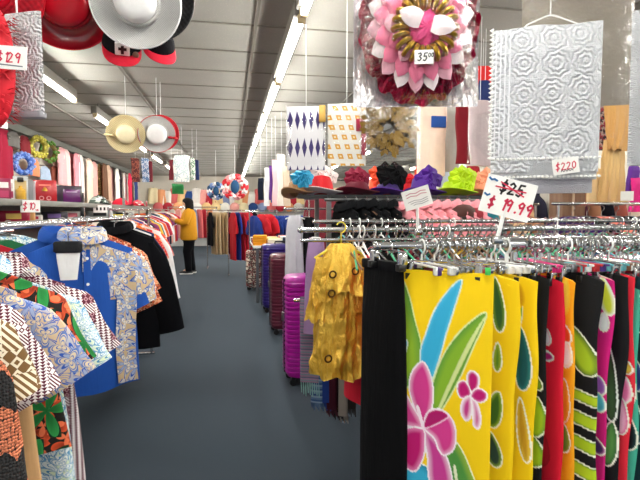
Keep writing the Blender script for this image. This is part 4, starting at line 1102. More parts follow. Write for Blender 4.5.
# --- lace at the right edge of the photo
a0 = at(646, 0, 1.25); zb2 = at(640, 165, 1.25).z
o = thing('lace_cloth', 'second white lace cloth hung at the right edge of the photo', 'lace', (a0.x+.035, 1.25, 1.98), R(-30))
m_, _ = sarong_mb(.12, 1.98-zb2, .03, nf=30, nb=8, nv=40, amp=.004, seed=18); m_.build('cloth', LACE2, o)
MB().tube([(0, 0, 0), (0, 0, CZ-1.98-.003)], .002, 5).build('hanging_cord', CORD, o)

# ================================================================== SIGNS ON THE FRONT RAILS
def sign(label, px, py, Y, w, h, roll, rz, build, spx, spy):
    p = at(px, py, Y); q = at(spx, spy, Y+.01)
    t = thing('price_sign', label, 'sign', p, rz)
    bd = MB().box((0, 0, 0), (w, .004, h), bev=.002).build('card', CARD, t, smooth=False, rot=(0, roll, 0))
    build(bd, w, h)
    d = q-p; dl = Matrix.Rotation(-rz, 3, 'Z') @ d
    MB().tube([(dl.x*.22, .004, dl.z*.22), (dl.x, dl.y, dl.z)], .0065, 8).build('stick', WHITE, t)
    MB().box((dl.x, dl.y-.002, dl.z), (.034, .03, .026), bev=.005).build('clip', CHROME, t)
    return t
def big_sign(b, w, h):
    write('$25', -w*.22, h*.10, h*.30, INK_K, b, y=-.0034, w=.006)
    mb = MB(); ribbon(mb, [(-w*.30, h*.22), (w*.30, h*.24)], .004, -.0042); ribbon(mb, [(-w*.22, h*.36), (w*.28, h*.12)], .004, -.0046); mb.build('strike_out', INK_R, b, smooth=False)
    write('$', -w*.36, -h*.34, h*.26, INK_R, b, y=-.0034, w=.006)
    write('19.99', -w*.10, -h*.34, h*.30, INK_R, b, y=-.0034, w=.006)
    mb = MB(); ribbon(mb, [(-w*.46, h*.40), (-w*.41, h*.36), (-w*.36, h*.39), (-w*.30, h*.36)], .006, -.0034); ribbon(mb, [(-w*.47, -h*.02), (-w*.41, -h*.06), (-w*.37, -h*.02)], .006, -.0034); mb.build('blue_scribble', INK_B, b, smooth=False)
sign('big white sign reading 19.99 under a crossed out 25, on the front rail', 508, 198, 1.36, .155, .118, R(15), R(-16), big_sign, 497, 240)
def small_sign(b, w, h):
    mb = MB()
    for q in range(2): ribbon(mb, [(-w*.36, h*(.12+.14*q)), (-w*.2, h*(.17+.14*q)), (0, h*(.11+.14*q)), (w*.18, h*(.18+.14*q)), (w*.36, h*(.13+.14*q))], .003, -.0034)
    mb.build('faded_marks', plain('faded_pink', 'c97a8a', .7), b, smooth=False)
    mb = MB()
    for q in range(3): ribbon(mb, [(-w*.36+.01*q, -h*(.12+.1*q)), (-w*.1, -h*(.08+.1*q)), (w*.1, -h*(.14+.1*q)), (w*.36, -h*(.08+.1*q))], .0022, -.0034)
    mb.build('handwriting', plain('faded_grey', '8f8a94', .7), b, smooth=False)
sign('small white price card with faded writing on the second rail', 417, 198, 1.9, .118, .082, R(-17), R(-10), small_sign, 418, 232)

# ================================================================== HAT SHELF AND BLACK AND PINK TOPS
HY = 3.35
hx0, hx1 = at(296, 200, HY).x, at(482, 200, HY).x
rk = thing('hat_rack', 'black framed rack with hats on its shelf and black and pink tops below', 'garment rack', ((hx0+hx1)/2, HY, 0))
wd = hx1-hx0; zr = 1.475
for x in (-wd/2+at(323, 200, HY).x-hx0, wd/2):
    for y in (-.2, .25): MB().box((x, y, zr/2), (.03, .03, zr)).build('post', STEEL, rk, smooth=False)
MB().box((0, -.2, zr), (wd+.03, .03, .028)).build('shelf_bar', BLACKP, rk, smooth=False)
sw = MB()
for q_ in range(12): sw.tube([(-wd/2, -.19+.04*q_, zr+.006), (wd/2, -.19+.04*q_, zr+.006)], .004, 6)
for q_ in range(5): sw.tube([(-wd/2+wd*q_/4, -.2, zr), (-wd/2+wd*q_/4, .26, zr)], .005, 6)
sw.build('wire_shelf', STEEL, rk)
MB().tube([(-wd/2+.15, -.27, zr-.022), (wd/2, -.27, zr-.022)], .010, 8).build('rail', STEEL, rk)
BT = cloth('top_black', '121316', .8, .4); PT = cloth('top_pink', 'ef9aa4', .8, .4)
g0 = None
def tops(n, xa, xb, m_, lab, grp, nm):
    pr = None
    for i in range(n):
        x = xa+(xb-xa)*i/(n-1)
        if pr is None: pr = garment('top', lab, 'top', (x, HY-.27, 1.41), R(-76), .36, .55, m_, .2, None, m_, seed=61, t=.055, amp=.008, r0=.07, r1=.06, group=grp, slope=.38)
        else: dup(pr, (x, HY-.27, 1.41+.004*(i % 3)), R(-76+2*(i % 3)), lab, grp)
        hanger_things((x, HY-.27, 1.418), R(-76), .3, 'wooden hangers under the hat shelf', plain('wood_hg', '6a4a34', .5), label='hanger of the tops under the hat shelf', slope=.38, hookh=.02)
tops(5, at(336, 212, HY).x, at(374, 212, HY).x, BT, 'black top hanging in the row under the hat shelf', 'black tops under the hat shelf', 'black')
tops(8, at(386, 212, HY).x, at(450, 212, HY).x, PT, 'pale pink top hanging in the row under the hat shelf', 'pink tops under the hat shelf', 'pink')
def fancy(label, px, Y, r, mc, mb_, deco, tilt=R(-12), rz=0, z=None, ch=.09):
    x = at(px, 190, Y).x
    t = thing('hat', label, 'hat', (x, Y, z or zr+.018), rot=(tilt, 0, rz))
    W_ = lambda p, a, rr: (p[0], p[1], p[2]+.018*sin(2*a+.5)*(rr/r)**2)
    MB().lathe([(0.05, .0), (r*.6, -.0), (r, .012), (r*1.0, .018), (r*.6, .007), (.05, .006)], 40, fn=W_).build('brim', mb_, t)
    MB().lathe([(r*.58, .002), (r*.56, ch*.5), (r*.46, ch*.9), (r*.25, ch), (0, ch*.97)], 30).build('crown', mc, t)
    deco(t, r)
    return t
def puff(mat, n, cx, cy, cz, sp, s, seed):
    def f(t, r):
        q = random.Random(seed)
        for i in range(n):
            a = 2*pi*i/n
            x, y, z = cx+sp*cos(a)*q.uniform(.5, 1), cy+q.uniform(-.02, .02), cz+sp*.7*sin(a)*q.uniform(.5, 1)
            rows = [[(x+s*f_*cos(b)*(1+.15*sin(5*b)), y-.03*(1-f_)+.006*sin(6*b), z+s*f_*sin(b)*(1+.15*sin(5*b))) for b in [2*pi*j/20 for j in range(20)]] for f_ in (.15, .4, .7, 1)]
            MB().ring(rows, cap=(True, False)).build('flower', mat, t)
    return f
TURQ = plain('turquoise', '2aa8d8', .5); PUR = cloth('hat_purple', '4a1a86', .6, .4); LIME = cloth('hat_lime', 'b7d818', .6, .3); RD = cloth('hat_red', 'd01a24', .6, .3)
MRN = cloth('hat_maroon', '6a0f2a', .6, .3); PCH = cloth('hat_peach', 'f4a07a', .7, .3); ORG = cloth('hat_orange', 'e8502a', .6, .3); WNET = straw('hat_net', 'e8dcdc', 120); TAN = straw('hat_tan', 'b98a5a', 120)
fancy('tan hat with a turquoise flower at the near left end of the hats', 297, 3.28, .11, TAN, TAN, puff(TURQ, 4, .03, -.11, .09, .04, .05, 1))
fancy('white net hat with a bright red crown on the hat shelf', 321, 3.30, .155, RD, WNET, puff(plain('white_fl', 'f4e6e4', .7), 5, .02, -.02, .13, .06, .05, 2), ch=.13)
fancy('dark maroon hat with a ruffled bow on the hat shelf', 357, 3.34, .165, MRN, MRN, puff(cloth('bow_mr', '8a1a3a', .6), 5, .0, -.03, .12, .07, .055, 3))
fancy('purple brimmed hat with a black feather bloom on the hat shelf', 388, 3.36, .155, cloth('hat_dkp', '2c1456', .6), PUR, puff(cloth('blk_fl', '0e0e10', .7), 6, .02, -.05, .13, .08, .065, 4))
fancy('small orange hat behind the black bloomed one', 378, 3.52, .12, ORG, ORG, puff(ORG, 3, 0, -.05, .14, .05, .05, 5), ch=.15)
fancy('deep purple hat with a tall crown on the hat shelf', 424, 3.34, .165, PUR, PUR, puff(PUR, 4, .02, -.06, .11, .06, .06, 6), ch=.14)
fancy('bright red hat glimpsed between the black bloomed and purple hats', 406, 3.54, .12, RD, RD, puff(RD, 3, 0, -.04, .12, .04, .045, 7), ch=.13)
fancy('lime green hat with big lime flowers on the hat shelf', 455, 3.32, .165, LIME, LIME, puff(LIME, 8, .03, -.08, .10, .085, .055, 8), ch=.11)
fancy('peach hat with a pointed brim at the far end of the hat shelf', 478, 3.36, .15, PCH, PCH, puff(PCH, 4, .06, -.04, .09, .07, .075, 9), ch=.12)
# rounded dark caps at the end of the pink tops
for i, (px, py, Y, c_, lab) in enumerate(((462, 214, 3.0, cloth('dk_brown', '4a2a24', .7), 'dark brown knitted hat at the end of the row of pink tops'), (473, 217, 3.01, cloth('dk_red', '8a1f2c', .7), 'dark red knitted hat beside the brown one'), (484, 215, 3.02, cloth('teal_c', '1f7a88', .7), 'teal knitted hat beneath the sign with crossed out price'))):
    p = at(px, py+6, Y); t = thing('knit_hat', lab, 'hat', p)
    MB().lathe([(0, .0), (.085, 0), (.095, .02), (.085, .07), (.05, .10), (0, .108)], 26).build('crown', c_, t); MB().torus((0, 0, .012), .09, .013, 26, 8).build('cuff', BLACKP if i < 1 else c_, t)
# shelf under those
p = at(474, 222, 3.02)
o = thing('display_table', 'narrow grey stand carrying the knitted hats behind the third rail', 'stand', (p.x, 3.015, 0))
MB().box((0, 0, p.z-.012), (.42, .18, .02), bev=.004).build('top', STEEL, o)
for x in (-.18, .18):
    for y in (-.07, .07): MB().box((x, y, (p.z-.02)/2), (.025, .025, p.z-.02)).build('leg', STEEL, o, smooth=False)

# ---- cloths and robes hung high above the hat shelf
def hung(name, label, cat, px0, px1, top, bot, Y, mat, rz=0, t=.04, seed=1, amp=.008, cord=True, extra=None, film_=None):
    a, b = at(px0, top, Y), at(px1, bot, Y)
    w = b.x-a.x; zt_ = at((px0+px1)/2, top, Y).z; L = zt_-at((px0+px1)/2, bot, Y).z
    o = thing(name, label, cat, ((a.x+b.x)/2, Y, zt_), rz)
    m_, _ = sarong_mb(w, L, t, nf=48, nb=10, nv=40, amp=max(amp, .018 if cat in ('gown', 'robe') and not extra else .012), seed=seed, sway=0 if extra else .06*w); m_.build('cloth', mat, o)
    if cord: MB().tube([(0, 0, -.01), (0, 0, CZ-zt_-.003)], .002, 5).build('hanging_cord', CORD, o)
    if extra: extra(o, w, L)
    if film_: MB().ring(bag_rows(w*1.06, L*1.04, t*.9, .012, seed, -1), closed=False).build('plastic_sleeve', film_, o)
    return o
def lozenge(name, base, c, sx, sz, c2=None, thr=.36):
    t = NT(name); o = t.sep(t.plane())
    u = t.math('ABSOLUTE', t.math('SUBTRACT', t.math('FRACT', t.math('MULTIPLY', o[0], sx)), .5)); w = t.math('ABSOLUTE', t.math('SUBTRACT', t.math('FRACT', t.math('MULTIPLY', o[2-1], sz)), .5))
    k = t.math('LESS_THAN', t.math('ADD', u, w), thr); col = t.mix(k, lin(base), lin(c))
    if c2: col = t.mix(t.math('LESS_THAN', t.math('ADD', u, w), thr*.45), col, lin(c2))
    return t.fin(col, .7)
HGY = 2.95
hung('cloth', 'white cloth with tall purple lozenges hung in plastic above the hats', 'cloth', 287, 325, 107, 170, HGY, lozenge('purple_loz', 'd6d4da', '2a1860', 24, 6), R(-12), .05, 31, .012, True,
     lambda o, w, L: MB().box((w*.42, -.028, -L*.12), (.04, .02, .10), bev=.006).build('gold_corner', plain('gold_cor', 'c9a04a', .5), o), FILM)
def square_print(name):
    t = NT(name); o = t.sep(t.plane()); 
    u = t.math('ABSOLUTE', t.math('SUBTRACT', t.math('FRACT', t.math('MULTIPLY', t.math('ADD', o[0], t.math('MULTIPLY', o[1], .3)), 17.0)), .5)); w = t.math('ABSOLUTE', t.math('SUBTRACT', t.math('FRACT', t.math('MULTIPLY', o[1], 17.0)), .5))
    k = t.math('LESS_THAN', t.math('MAXIMUM', u, w), .26); k2 = t.math('LESS_THAN', t.math('MAXIMUM', u, w), .1)
    return t.fin(t.mix(k2, t.mix(k, lin('d6d3cd'), lin('c98f2a')), lin('e0cfa0')), .7)
def bow_(o, w, L):
    MB().box((w*.34, -.03, -L*.35), (w*.22, .012, .075), bev=.004).build('maroon_bow', cloth('bow_mar', '8f1838', .7), o)
    MB().box((w*.43, -.03, -L*.62), (w*.13, .010, .16), bev=.004).build('maroon_ribbon', cloth('bow_mar', '8f1838', .7), o)
hung('cloth', 'white cloth with gold squares and a maroon bow hung in plastic', 'cloth', 328, 365, 104, 166, HGY-.02, square_print('gold_squares'), R(-8), .05, 32, .012, True, bow_, FILM)
# gold lei in a clear bag
PB3, h3 = bag('plastic_bag', 'clear plastic bag with a brown gold garland, hung under the pink rosette bag', 390, 96, 166, 2.3, .30, R(-10), .09, None, FILMS, 21)
cc = at(389, 128, 2.30)
GL = thing('garland', 'brown gold ribbon garland inside the hanging clear bag', 'garland', cc, R(-10))
gm = MB(); q = random.Random(2)
gm.torus((0, .03, 0), .07, .045, 40, 10, axis='y')
gm.build('core', plain('garland_core', '4a3608', .5, .1), GL)
lf = MB()
for k in range(170):
    a = q.uniform(0, 6.28); r_ = .07+q.uniform(-.045, .045); c0 = Vector((r_*cos(a), -.02+q.uniform(-.012, .012), r_*sin(a))); d = Vector((cos(a+q.uniform(-1, 1)), q.uniform(-.4, 0), sin(a+q.uniform(-1, 1))))*.045; s_ = Vector((-d.z, .012, d.x))*.3
    lf.add([c0, c0+d*.5+s_, c0+d, c0+d*.5-s_], [(0, 1, 2, 3)])
lf.build('ribbon_leaves', plain('garland_leaf', '8a6a1e', .4, .2), GL)
hung('robe', 'cream pink robe with a square blue patch hung beyond the clear bags', 'robe', 418, 446, 104, 176, 3.55, cloth('cream_pink', 'eed2bf', .8), 0, .06, 33, .014, True, lambda o, w, L: MB().box((w*.12, -.052, -L*.26), (w*.5, .014, .085), bev=.004).build('blue_patch', cloth('patch_bl', '244f9a', .8), o))
hung('robe', 'light grey robe hung next to the cream pink one', 'robe', 443, 459, 100, 172, 3.7, cloth('lt_grey', 'a9a6a0', .8), 0, .05, 34, .012)
hung('robe', 'deep red velvet robe hung right of the grey one', 'robe', 456, 471, 106, 164, 3.5, cloth('deep_red', '7a0c1c', .8, .4), 0, .06, 35, .014)
hung('cloth', 'mauve and silver cloth in plastic hung right of the red robe', 'cloth', 470, 489, 100, 166, 3.2, cloth('mauve_sil', 'b8a6a8', .6), R(-15), .05, 36, .014, True, None, FILMS)
hung('cloth', 'navy blue cloth hung behind the left edge of the white lace packet', 'cloth', 480, 489, 80, 152, 3.4, cloth('navy_hc', '1a2a5e', .8), R(-10), .04, 37)
hung('cloth', 'small bright red cloth hung high behind the white lace packet', 'cloth', 474, 492, 66, 84, 3.6, cloth('red_hc', 'c8201e', .8), 0, .04, 38)
for px0_, px1_, top, bot, c_, lab in ((415, 424, 166, 190, 'd8482a', 'orange red robe end glimpsed above the hats'), (426, 436, 164, 192, 'e9a08a', 'peach robe end glimpsed above the lime hat'), (440, 449, 160, 190, 'b9c6cc', 'pale blue grey gown glimpsed above the lime hat'), (458, 466, 164, 186, 'e6e6ea', 'white blouse end under the deep red robe'), (466, 478, 166, 190, 'a01a26', 'dark red gown glimpsed above the peach hat')):
    hung('gown', lab, 'gown', px0_, px1_, top, bot, 4.3, cloth('gl_'+c_, c_, .8), 0, .05, int(px0_))

# ---- the right-hand side beyond the pillar
def wallrack(name, Y, x0, x1, z, label):
    return rack_x(name, label, x0, x1, Y, z, (x0+.05, x1-.05), r=.014)
wallrack('garment_rack', 3.55, 2.62, 4.6, 1.44, 'chrome rack beyond the pillar with salmon and violet clothes')
RC = [('3a1a5a', 'dark violet'), ('1a1a22', 'black'), ('e07a6a', 'salmon pink'), ('101016', 'jet black'), ('20202a', 'charcoal'), ('f0907c', 'coral pink'), ('ea8a78', 'pale coral'), ('f2a08e', 'light salmon'), ('7a2a5a', 'plum'), ('d8d0c8', 'off white')]
for i, (c_, nm) in enumerate(RC):
    garment('blouse', nm+' blouse on the rack beyond the pillar', 'blouse', (2.8+i*.14, 3.55, 1.34), R(-70), .38, .8, cloth('rc_'+c_, c_), .22, seed=200+i, hang=('hangers beyond the pillar', STEEL, 'hanger on the rack beyond the pillar'), slope=.4)
GATHER = dict(upper=(.13, .085, .06, .05), lower=(.10, .15, .05, .07))
def gathered(name, label, px, top, bot, Y, mat, k, rz=0, seed=1):
    p = at(px, top, Y); L = p.z-at(px, bot, Y).z
    o = thing(name, label, name, p, rz); a, b, c_, d_ = k
    pleated(a, b, c_, d_, 0, -L, 26, 110, .22, seed).build('cloth', mat, o)
    MB().tube([(0, 0, -.01), (0, 0, CZ-p.z-.003)], .002, 5).build('hanging_cord', CORD, o)
    return o
gathered('gown', 'upper tan lace gown hung right of the pillar', 619, 104, 150, 4.2, lace('tan_lace', 'dca860', 'b07a3c', 14, .8), (.16, .10, .07, .05), 0, 41)
gathered('gown', 'cream gown hung low right of the pillar beneath the tan lace one', 614, 140, 204, 4.3, lace('cream_lace', 'e6c080', 'c09048', 18, .6), (.11, .155, .05, .08), 0, 42)
hung('gown', 'narrow cream gown against the right side of the pillar', 'gown', 588, 600, 168, 205, 4.4, cloth('cream_g', 'efd3a0', .8), 0, .06, 43, .02)
hung('gown', 'dark printed gown with red specks hung right of the pillar', 'gown', 590, 610, 100, 150, 4.6, printed('dark_specks', '3a2228', [(16, 4, .6, 'a03a44', None, None), (24, 4, .5, 'b8a6a0', None, None)]), 0, .08, 44, .03)
hung('gown', 'violet gown hung near the right edge beyond the pillar', 'gown', 628, 638, 166, 192, 4.0, cloth('violet_g', '5a2a8a', .7), 0, .06, 45, .02)
hung('gown', 'bright magenta gown near the right edge of the photo', 'gown', 630, 652, 178, 212, 3.9, cloth('magenta_g', 'd0207a', .7), 0, .06, 46, .02)
tagcard('small grey white card pinned below the cream gown', at(627, 196, 3.3), .09, .075, R(-30), None, c=plain('grey_card', 'd9d8d0', .7))
# backing rows of robes further right and behind, so the shop goes on
RB = ['7a2430', 'd9b48a', '2c2c3a', 'c8c2b8', '8a6a4a', '4a1c2c', 'b07a5a', '1c1c24', 'a8584a', 'e0cdb8', '5a3a2a', '34343c']
nb = ['brick red', 'tan', 'slate', 'stone grey', 'brown', 'wine', 'copper', 'black', 'rust', 'ivory', 'chocolate', 'iron grey']
rack_x('garment_rack', 'tall chrome rack of robes far back on the right', .9, 5.6, 5.6, 1.75, (.92, 5.58))
pr = None
for i in range(24):
    c_ = RB[i % 12]; lab = nb[i % 12]+' robe on the tall rack far back on the right, '+('aisle half' if i < 12 else 'wall half')
    X = 1.05+i*.19
    if pr is None: pr = garment('robe', lab, 'robe', (X, 5.6, 1.66), R(-62), .42, 1.1, cloth('rb_'+c_, c_), .4, seed=230, slope=.4, ang=R(12))
    else: dup(pr, (X, 5.6, 1.66), R(-62), lab, None, {'body': cloth('rb_'+c_, c_), 'sleeve': cloth('rb_'+c_, c_)})
rack_x('garment_rack', 'chrome rack behind the hat shelf', 1.2, 3.15, 4.5, 1.45, (1.22, 3.12))
pr = None
for i in range(9):
    c_ = RB[(i*5+2) % 12]; lab = nb[(i*5+2) % 12]+' blouse on the rack behind the hat shelf, '+('near the aisle' if i < 12 else 'near the wall')
    if pr is None: pr = garment('blouse', lab, 'blouse', (1.4, 4.5, 1.36), R(-60), .40, .9, cloth('rb_'+c_, c_), .24, seed=260, slope=.4)
    else: dup(pr, (1.4+i*.19, 4.5, 1.36), R(-60), lab, None, {'body': cloth('rb_'+c_, c_), 'sleeve': cloth('rb_'+c_, c_)})

# ================================================================== SUITCASES AND THE RIGHT SIDE OF THE AISLE
def suitcase(label, x, Y, w, d, h, c, rz=0, c2=None):
    t = thing('suitcase', label, 'suitcase', (x, Y, 0), rz)
    mt = plain('case_'+c, c, .32, coat=.3, var=.05); z0 = .06; n = 40; rows = []
    def sec(hw, hd, z): return [(hw*math.copysign(abs(cos(a))**.35, cos(a)), hd*math.copysign(abs(sin(a))**.35, sin(a)), z) for a in [2*pi*(j+.5)/n for j in range(n)]]
    N = 132
    for i in range(N+1):
        f = i/N; z = z0+(h-z0)*f; e = min(f, 1-f)*(h-z0); k = 1 if e > .05 else 1-.05*(1-sqrt(max(0, 1-(1-e/.05)**2)))/(w/2)
        rib = .008*(1 if (f*22) % 1 < .6 else 0) if .06 < f < .94 else 0
        rows.append(sec(w/2*k+rib*.6, d/2*k+rib, z))
    MB().ring(rows).build('shell', mt, t)
    MB().ring([sec(w/2+.010, .012, z0+.03+(h-z0-.06)*i/8) for i in range(9)]).build('zip_band', BLACKP, t)
    MB().tube([(-.07, 0, h-.005), (-.065, 0, h+.028), (.065, 0, h+.028), (.07, 0, h-.005)], .012, 8).build('handle', BLACKP, t)
    MB().box((-w/2-.012, 0, h*.62), (.02, .05, .07), bev=.005).build('lock', STEEL, t)
    for sx in (-1, 1):
        for sy in (-1, 1):
            q = MB().tube([(sx*(w/2-.05), sy*(d/2-.04)-.012, .03), (sx*(w/2-.05), sy*(d/2-.04)+.012, .03)], .028, 14)
            q.box((sx*(w/2-.05), sy*(d/2-.04), .06), (.03, .04, .03)); q.build('wheel', BLACKP, t)
    return t
suitcase('magenta hard suitcase beside the gold dress', at(283, 330, 3.72).x+.27, 3.80, .50, .26, .87, 'b0129a', R(4))
suitcase('maroon ribbed suitcase behind the magenta one', at(269, 300, 5.3).x+.27, 5.4, .50, .30, .90, '5c1a30', R(3))
suitcase('dark purple ribbed suitcase behind the maroon one', at(261, 290, 6.5).x+.27, 6.6, .50, .32, .93, '2c1a72', R(3))
M_flbag = printed('floral_bag', 'e6d8c8', [(9, 5, .62, '8a4a4a', 'c8a090', None), (14, 4, .55, '5a4a44', None, None)])
t = thing('trolley_bag', 'cream flowered trolley bag at the foot of the goods table', 'bag', (at(255, 270, 8.3).x+.02, 8.4, 0))
MB().box((0, 0, .38), (.34, .26, .64), bev=.06).build('body', M_flbag, t); MB().tube([(-.09, 0, .69), (-.09, 0, .76), (.09, 0, .76), (.09, 0, .69)], .014, 8).build('handle', BLACKP, t)
MB().box((0, -.135, .28), (.24, .03, .26), bev=.012).build('pocket', M_flbag, t)
for s in (-1, 1): MB().tube([(s*.12, -.02, .035), (s*.12, .02, .035)], .035, 12).build('wheel', BLACKP, t)
# white robe and black robe at the end of a rack between the cases
rack_x('garment_rack', 'short chrome rack behind the magenta suitcase with the long white robe', at(285, 220, 4.45).x, 2.0, 4.6-.15, 1.40, (1.95,))
wp_ = at(295, 220, 4.42)
o = thing('robe', 'long white robe on the rack end behind the magenta suitcase', 'robe', (wp_.x, 4.42, 1.34), R(-35))
pleated(.055, .115, .022, .06, 0, -1.0, 26, 110, .20, 400, .03, .35).build('body', cloth('robe_white', 'cfd1d9', .8, .3), o)
hanger_things((wp_.x, 4.42, 1.345), R(-35), .2, None, WHITE, label='white hanger of the long white robe', slope=.3)
garment('robe', 'long black robe right behind the white one', 'robe', (at(306, 220, 4.36).x, 4.36, 1.33), R(-60), .26, .95, cloth('robe_black', '0e0e11', .8), seed=401, t=.06, slope=.3, hang=('h2', STEEL, 'grey hanger of the long black robe'))
garment('blouse', 'lilac mauve blouse left of the gold dress hanger', 'blouse', (at(316, 240, 2.66).x, 2.66, 1.235), R(-60), .12, .55, cloth('lilac', '9a7ba6', .8), seed=402, t=.06, slope=.3, hang=('h3', WHITE, 'hanger of the lilac mauve blouse'))
# white and pink drapes hung high beside the aisle
for i, (a, b, tp, bt, Y, c_, lab) in enumerate(((264, 270, 168, 206, 7.4, 'eeeef2', 'white gown hung high beside the aisle on the right'), (269, 275, 166, 200, 7.2, '5a2a7a', 'purple gown hung high beside the white one'),
        (272, 279, 160, 206, 7.0, 'eec2c8', 'pale pink gown hung high beside the aisle'), (277, 286, 154, 206, 6.7, 'f4eadf', 'cream gown hung high beside the pale pink one'),
        (283, 290, 166, 206, 6.3, 'e6d0b8', 'sand coloured gown hung high next to the cream one'), (258, 264, 178, 200, 8.0, '1c2230', 'dark navy gown hung furthest of those beside the aisle'))):
    hung('gown', lab, 'gown', a, b, tp, bt, Y, cloth('hg_'+c_, c_, .8), 0, .08, 410+i, .02)
# table of folded goods
tz = 1.38-(243-211)*7.9/480*.98
x0 = at(252, 240, 7.6).x; 
t = thing('display_table', 'white clothed table of folded goods right of the aisle', 'table', (x0+.36, 7.8, 0))
MB().box((0, 0, tz-.02), (.72, 1.3, .04), bev=.008).build('top', WHITE, t)
for sx in (-1, 1):
    for sy in (-1, 1): MB().box((sx*.3, sy*.58, (tz-.04)/2), (.04, .04, tz-.04)).build('leg', STEEL, t, smooth=False)
fm = [('e8981e', 'orange yellow'), ('f0e6d4', 'cream'), ('2a3350', 'navy'), ('c8303a', 'red'), ('e8d070', 'pale yellow'), ('f2f0ee', 'white'), ('6a3a4a', 'plum'), ('d8c0a0', 'sand'), ('e0a0a8', 'pink'), ('f6f2e8', 'ivory')]
for i, (c_, nm) in enumerate(fm):
    w, d, h = (.2, .26, .15) if i == 0 else (.2, .28, .07+.02*(i % 3))
    xx = x0+.11+.22*(i % 3); yy = 7.32+.31*(i//3)
    t = thing('folded_cloth', nm+' folded cloth on the goods table', 'folded cloth', (xx, yy, tz), R(rnd.uniform(-8, 8)))
    for k in range(3): MB().box((rnd.uniform(-.005, .005), 0, h*(k+.5)/3), (w, d, h/3*1.02), bev=.012).build('fold', cloth('fc_'+c_, c_), t)
# ================================================================== RACKS FURTHER DOWN THE AISLE, RIGHT
def small_rack(Y, x0, x1, z, label): return rack_x('garment_rack', label, x0, x1, Y, z, (x0+.01, x1-.01), r=.008)
small_rack(9.2, .35, 1.5, 1.36, 'chrome rack of blue and red clothes beyond the goods table')
for i in range(8):
    red = i in (1, 2); c_ = 'c41828' if red else '1d3a8c'
    garment('blouse', ('red' if red else 'royal blue')+' garment on the rack beyond the goods table, '+['first', 'second', 'third', 'fourth', 'fifth', 'sixth', 'seventh', 'eighth'][i]+' from the aisle', 'blouse', (.45+i*.13, 9.2-.12*red, 1.30+.03*red), R(-66+4*(i % 3)), .42, .55, cloth('fr_'+c_, c_), .3, seed=430+i, slope=.4, ang=R(18))
small_rack(10.4, -.05, 1.0, 1.395, 'chrome rack of red and blue clothes by the aisle')
for i, (c_, nm) in enumerate((('c01424', 'bright red'), ('1c2f86', 'deep blue'), ('b8122a', 'crimson'), ('c8182c', 'scarlet'), ('d02038', 'cherry red'), ('101018', 'black'))):
    garment('dress', nm+' dress on the aisle rack before the tan trousers', 'dress', (.06+i*.085, 10.35, 1.36), R(-72+4*(i % 3)), .36, 1.02, cloth('fd_'+c_, c_), .4, seed=440+i, slope=.4, ang=R(14), t=.045, amp=.012, r0=.06, r1=.06)
small_rack(11.7, -.55, .6, 1.395, 'chrome rack of tan and black clothes at the aisle, furthest on the right')
for i, (c_, nm) in enumerate((('121216', 'black long coat'), ('c9b08a', 'tan trousers pair'), ('d6c19c', 'light tan trousers pair'), ('bda27a', 'dark tan trousers pair'), ('cdb68e', 'beige trousers pair'), ('14141a', 'jet black coat'))):
    garment('coat' if 'coat' in nm else 'trousers', nm+(' first' if i == 0 else '')+' on the furthest rack right of the aisle', 'coat' if 'coat' in nm else 'trousers', (-.46+i*.085, 11.6, 1.36), R(-72+4*(i % 3)), .34, 1.0 if i else .8, cloth('fe_'+c_, c_), .3 if 'coat' in nm else None, seed=450+i, slope=.4, ang=R(12), t=.045, amp=.012, r0=.06, r1=.06)
# round garlands hung over the far racks
def wreath(label, px, py, Y, R0, cols, tilt=0, inner=None):
    c = at(px, py, Y); t = thing('garland', label, 'garland', c)
    q = random.Random(px)
    for k in range(14):
        a = 2*pi*k/14; m_ = cols[k % len(cols)]
        rows = [[(R0*cos(a)+R0*.42*f*cos(b), -.03*(1-f)+.02*sin(3*b), R0*sin(a)+R0*.42*f*sin(b)) for b in [2*pi*j/12 for j in range(12)]] for f in (.1, .6, 1)]
        MB().ring(rows, cap=(True, False)).build('bloom', m_, t)
    if inner: MB().ball((0, 0, 0), (R0*.45, .05, R0*.75)).build('heart', inner, t)
    MB().tube([(0, 0, R0), (0, 0, CZ-c.z-.003)], .004, 5).build('hanging_cord', CORD, t)
    return t
PKF = cloth('gl_pink', 'f0a8a8', .7); WHF = cloth('gl_white', 'f4eeee', .7); RDF = cloth('gl_red', 'd8303a', .7); BLF = cloth('gl_blue', '24507a', .7)
wreath('round red and white garland with a blue heart over the far racks', 235, 187, 10.2, .20, [RDF, WHF, PKF], inner=BLF)
wreath('blue and white garland left of the red and white one', 216, 191, 11.2, .15, [BLF, WHF, cloth('gl_lb', '8aa6d8', .7)], inner=BLF)

# ================================================================== RACKS FURTHER DOWN THE AISLE, LEFT
rack_y('garment_rack', 'chrome rack left of the aisle between the printed shirts and the shopper', -1.24, 5.3, 8.0, 1.40)
MC = [('e8dcd0', 'cream'), ('d85a2a', 'burnt orange'), ('f0b0a0', 'peach'), ('3a5a9a', 'blue'), ('b82038', 'red'), ('f4f4f4', 'white'), ('2a2a34', 'black'), ('8a3a6a', 'plum'), ('e8b838', 'mustard'), ('50787a', 'teal')]
pr = None
for i in range(16):
    c_, nm = MC[i % 10]; lab = nm+' blouse on the rack between the printed shirts and the shopper, '+('near half' if i < 10 else 'far half')
    mt = cloth('mc_'+c_, c_)
    if pr is None: pr = garment('blouse', lab, 'blouse', (-1.24, 5.4, 1.31), 0, .44, .75, mt, .26, mt, None, seed=470, slope=.4)
    else: dup(pr, (-1.24+rnd.uniform(-.02, .02), 5.4+i*.165, 1.31), R(rnd.uniform(-3, 3)), lab, None, {'body': mt, 'sleeve': mt})
rack_y('garment_rack', 'chrome rack in front of the shopper', -1.72, 9.7, 14.6, 1.42)
pr = None
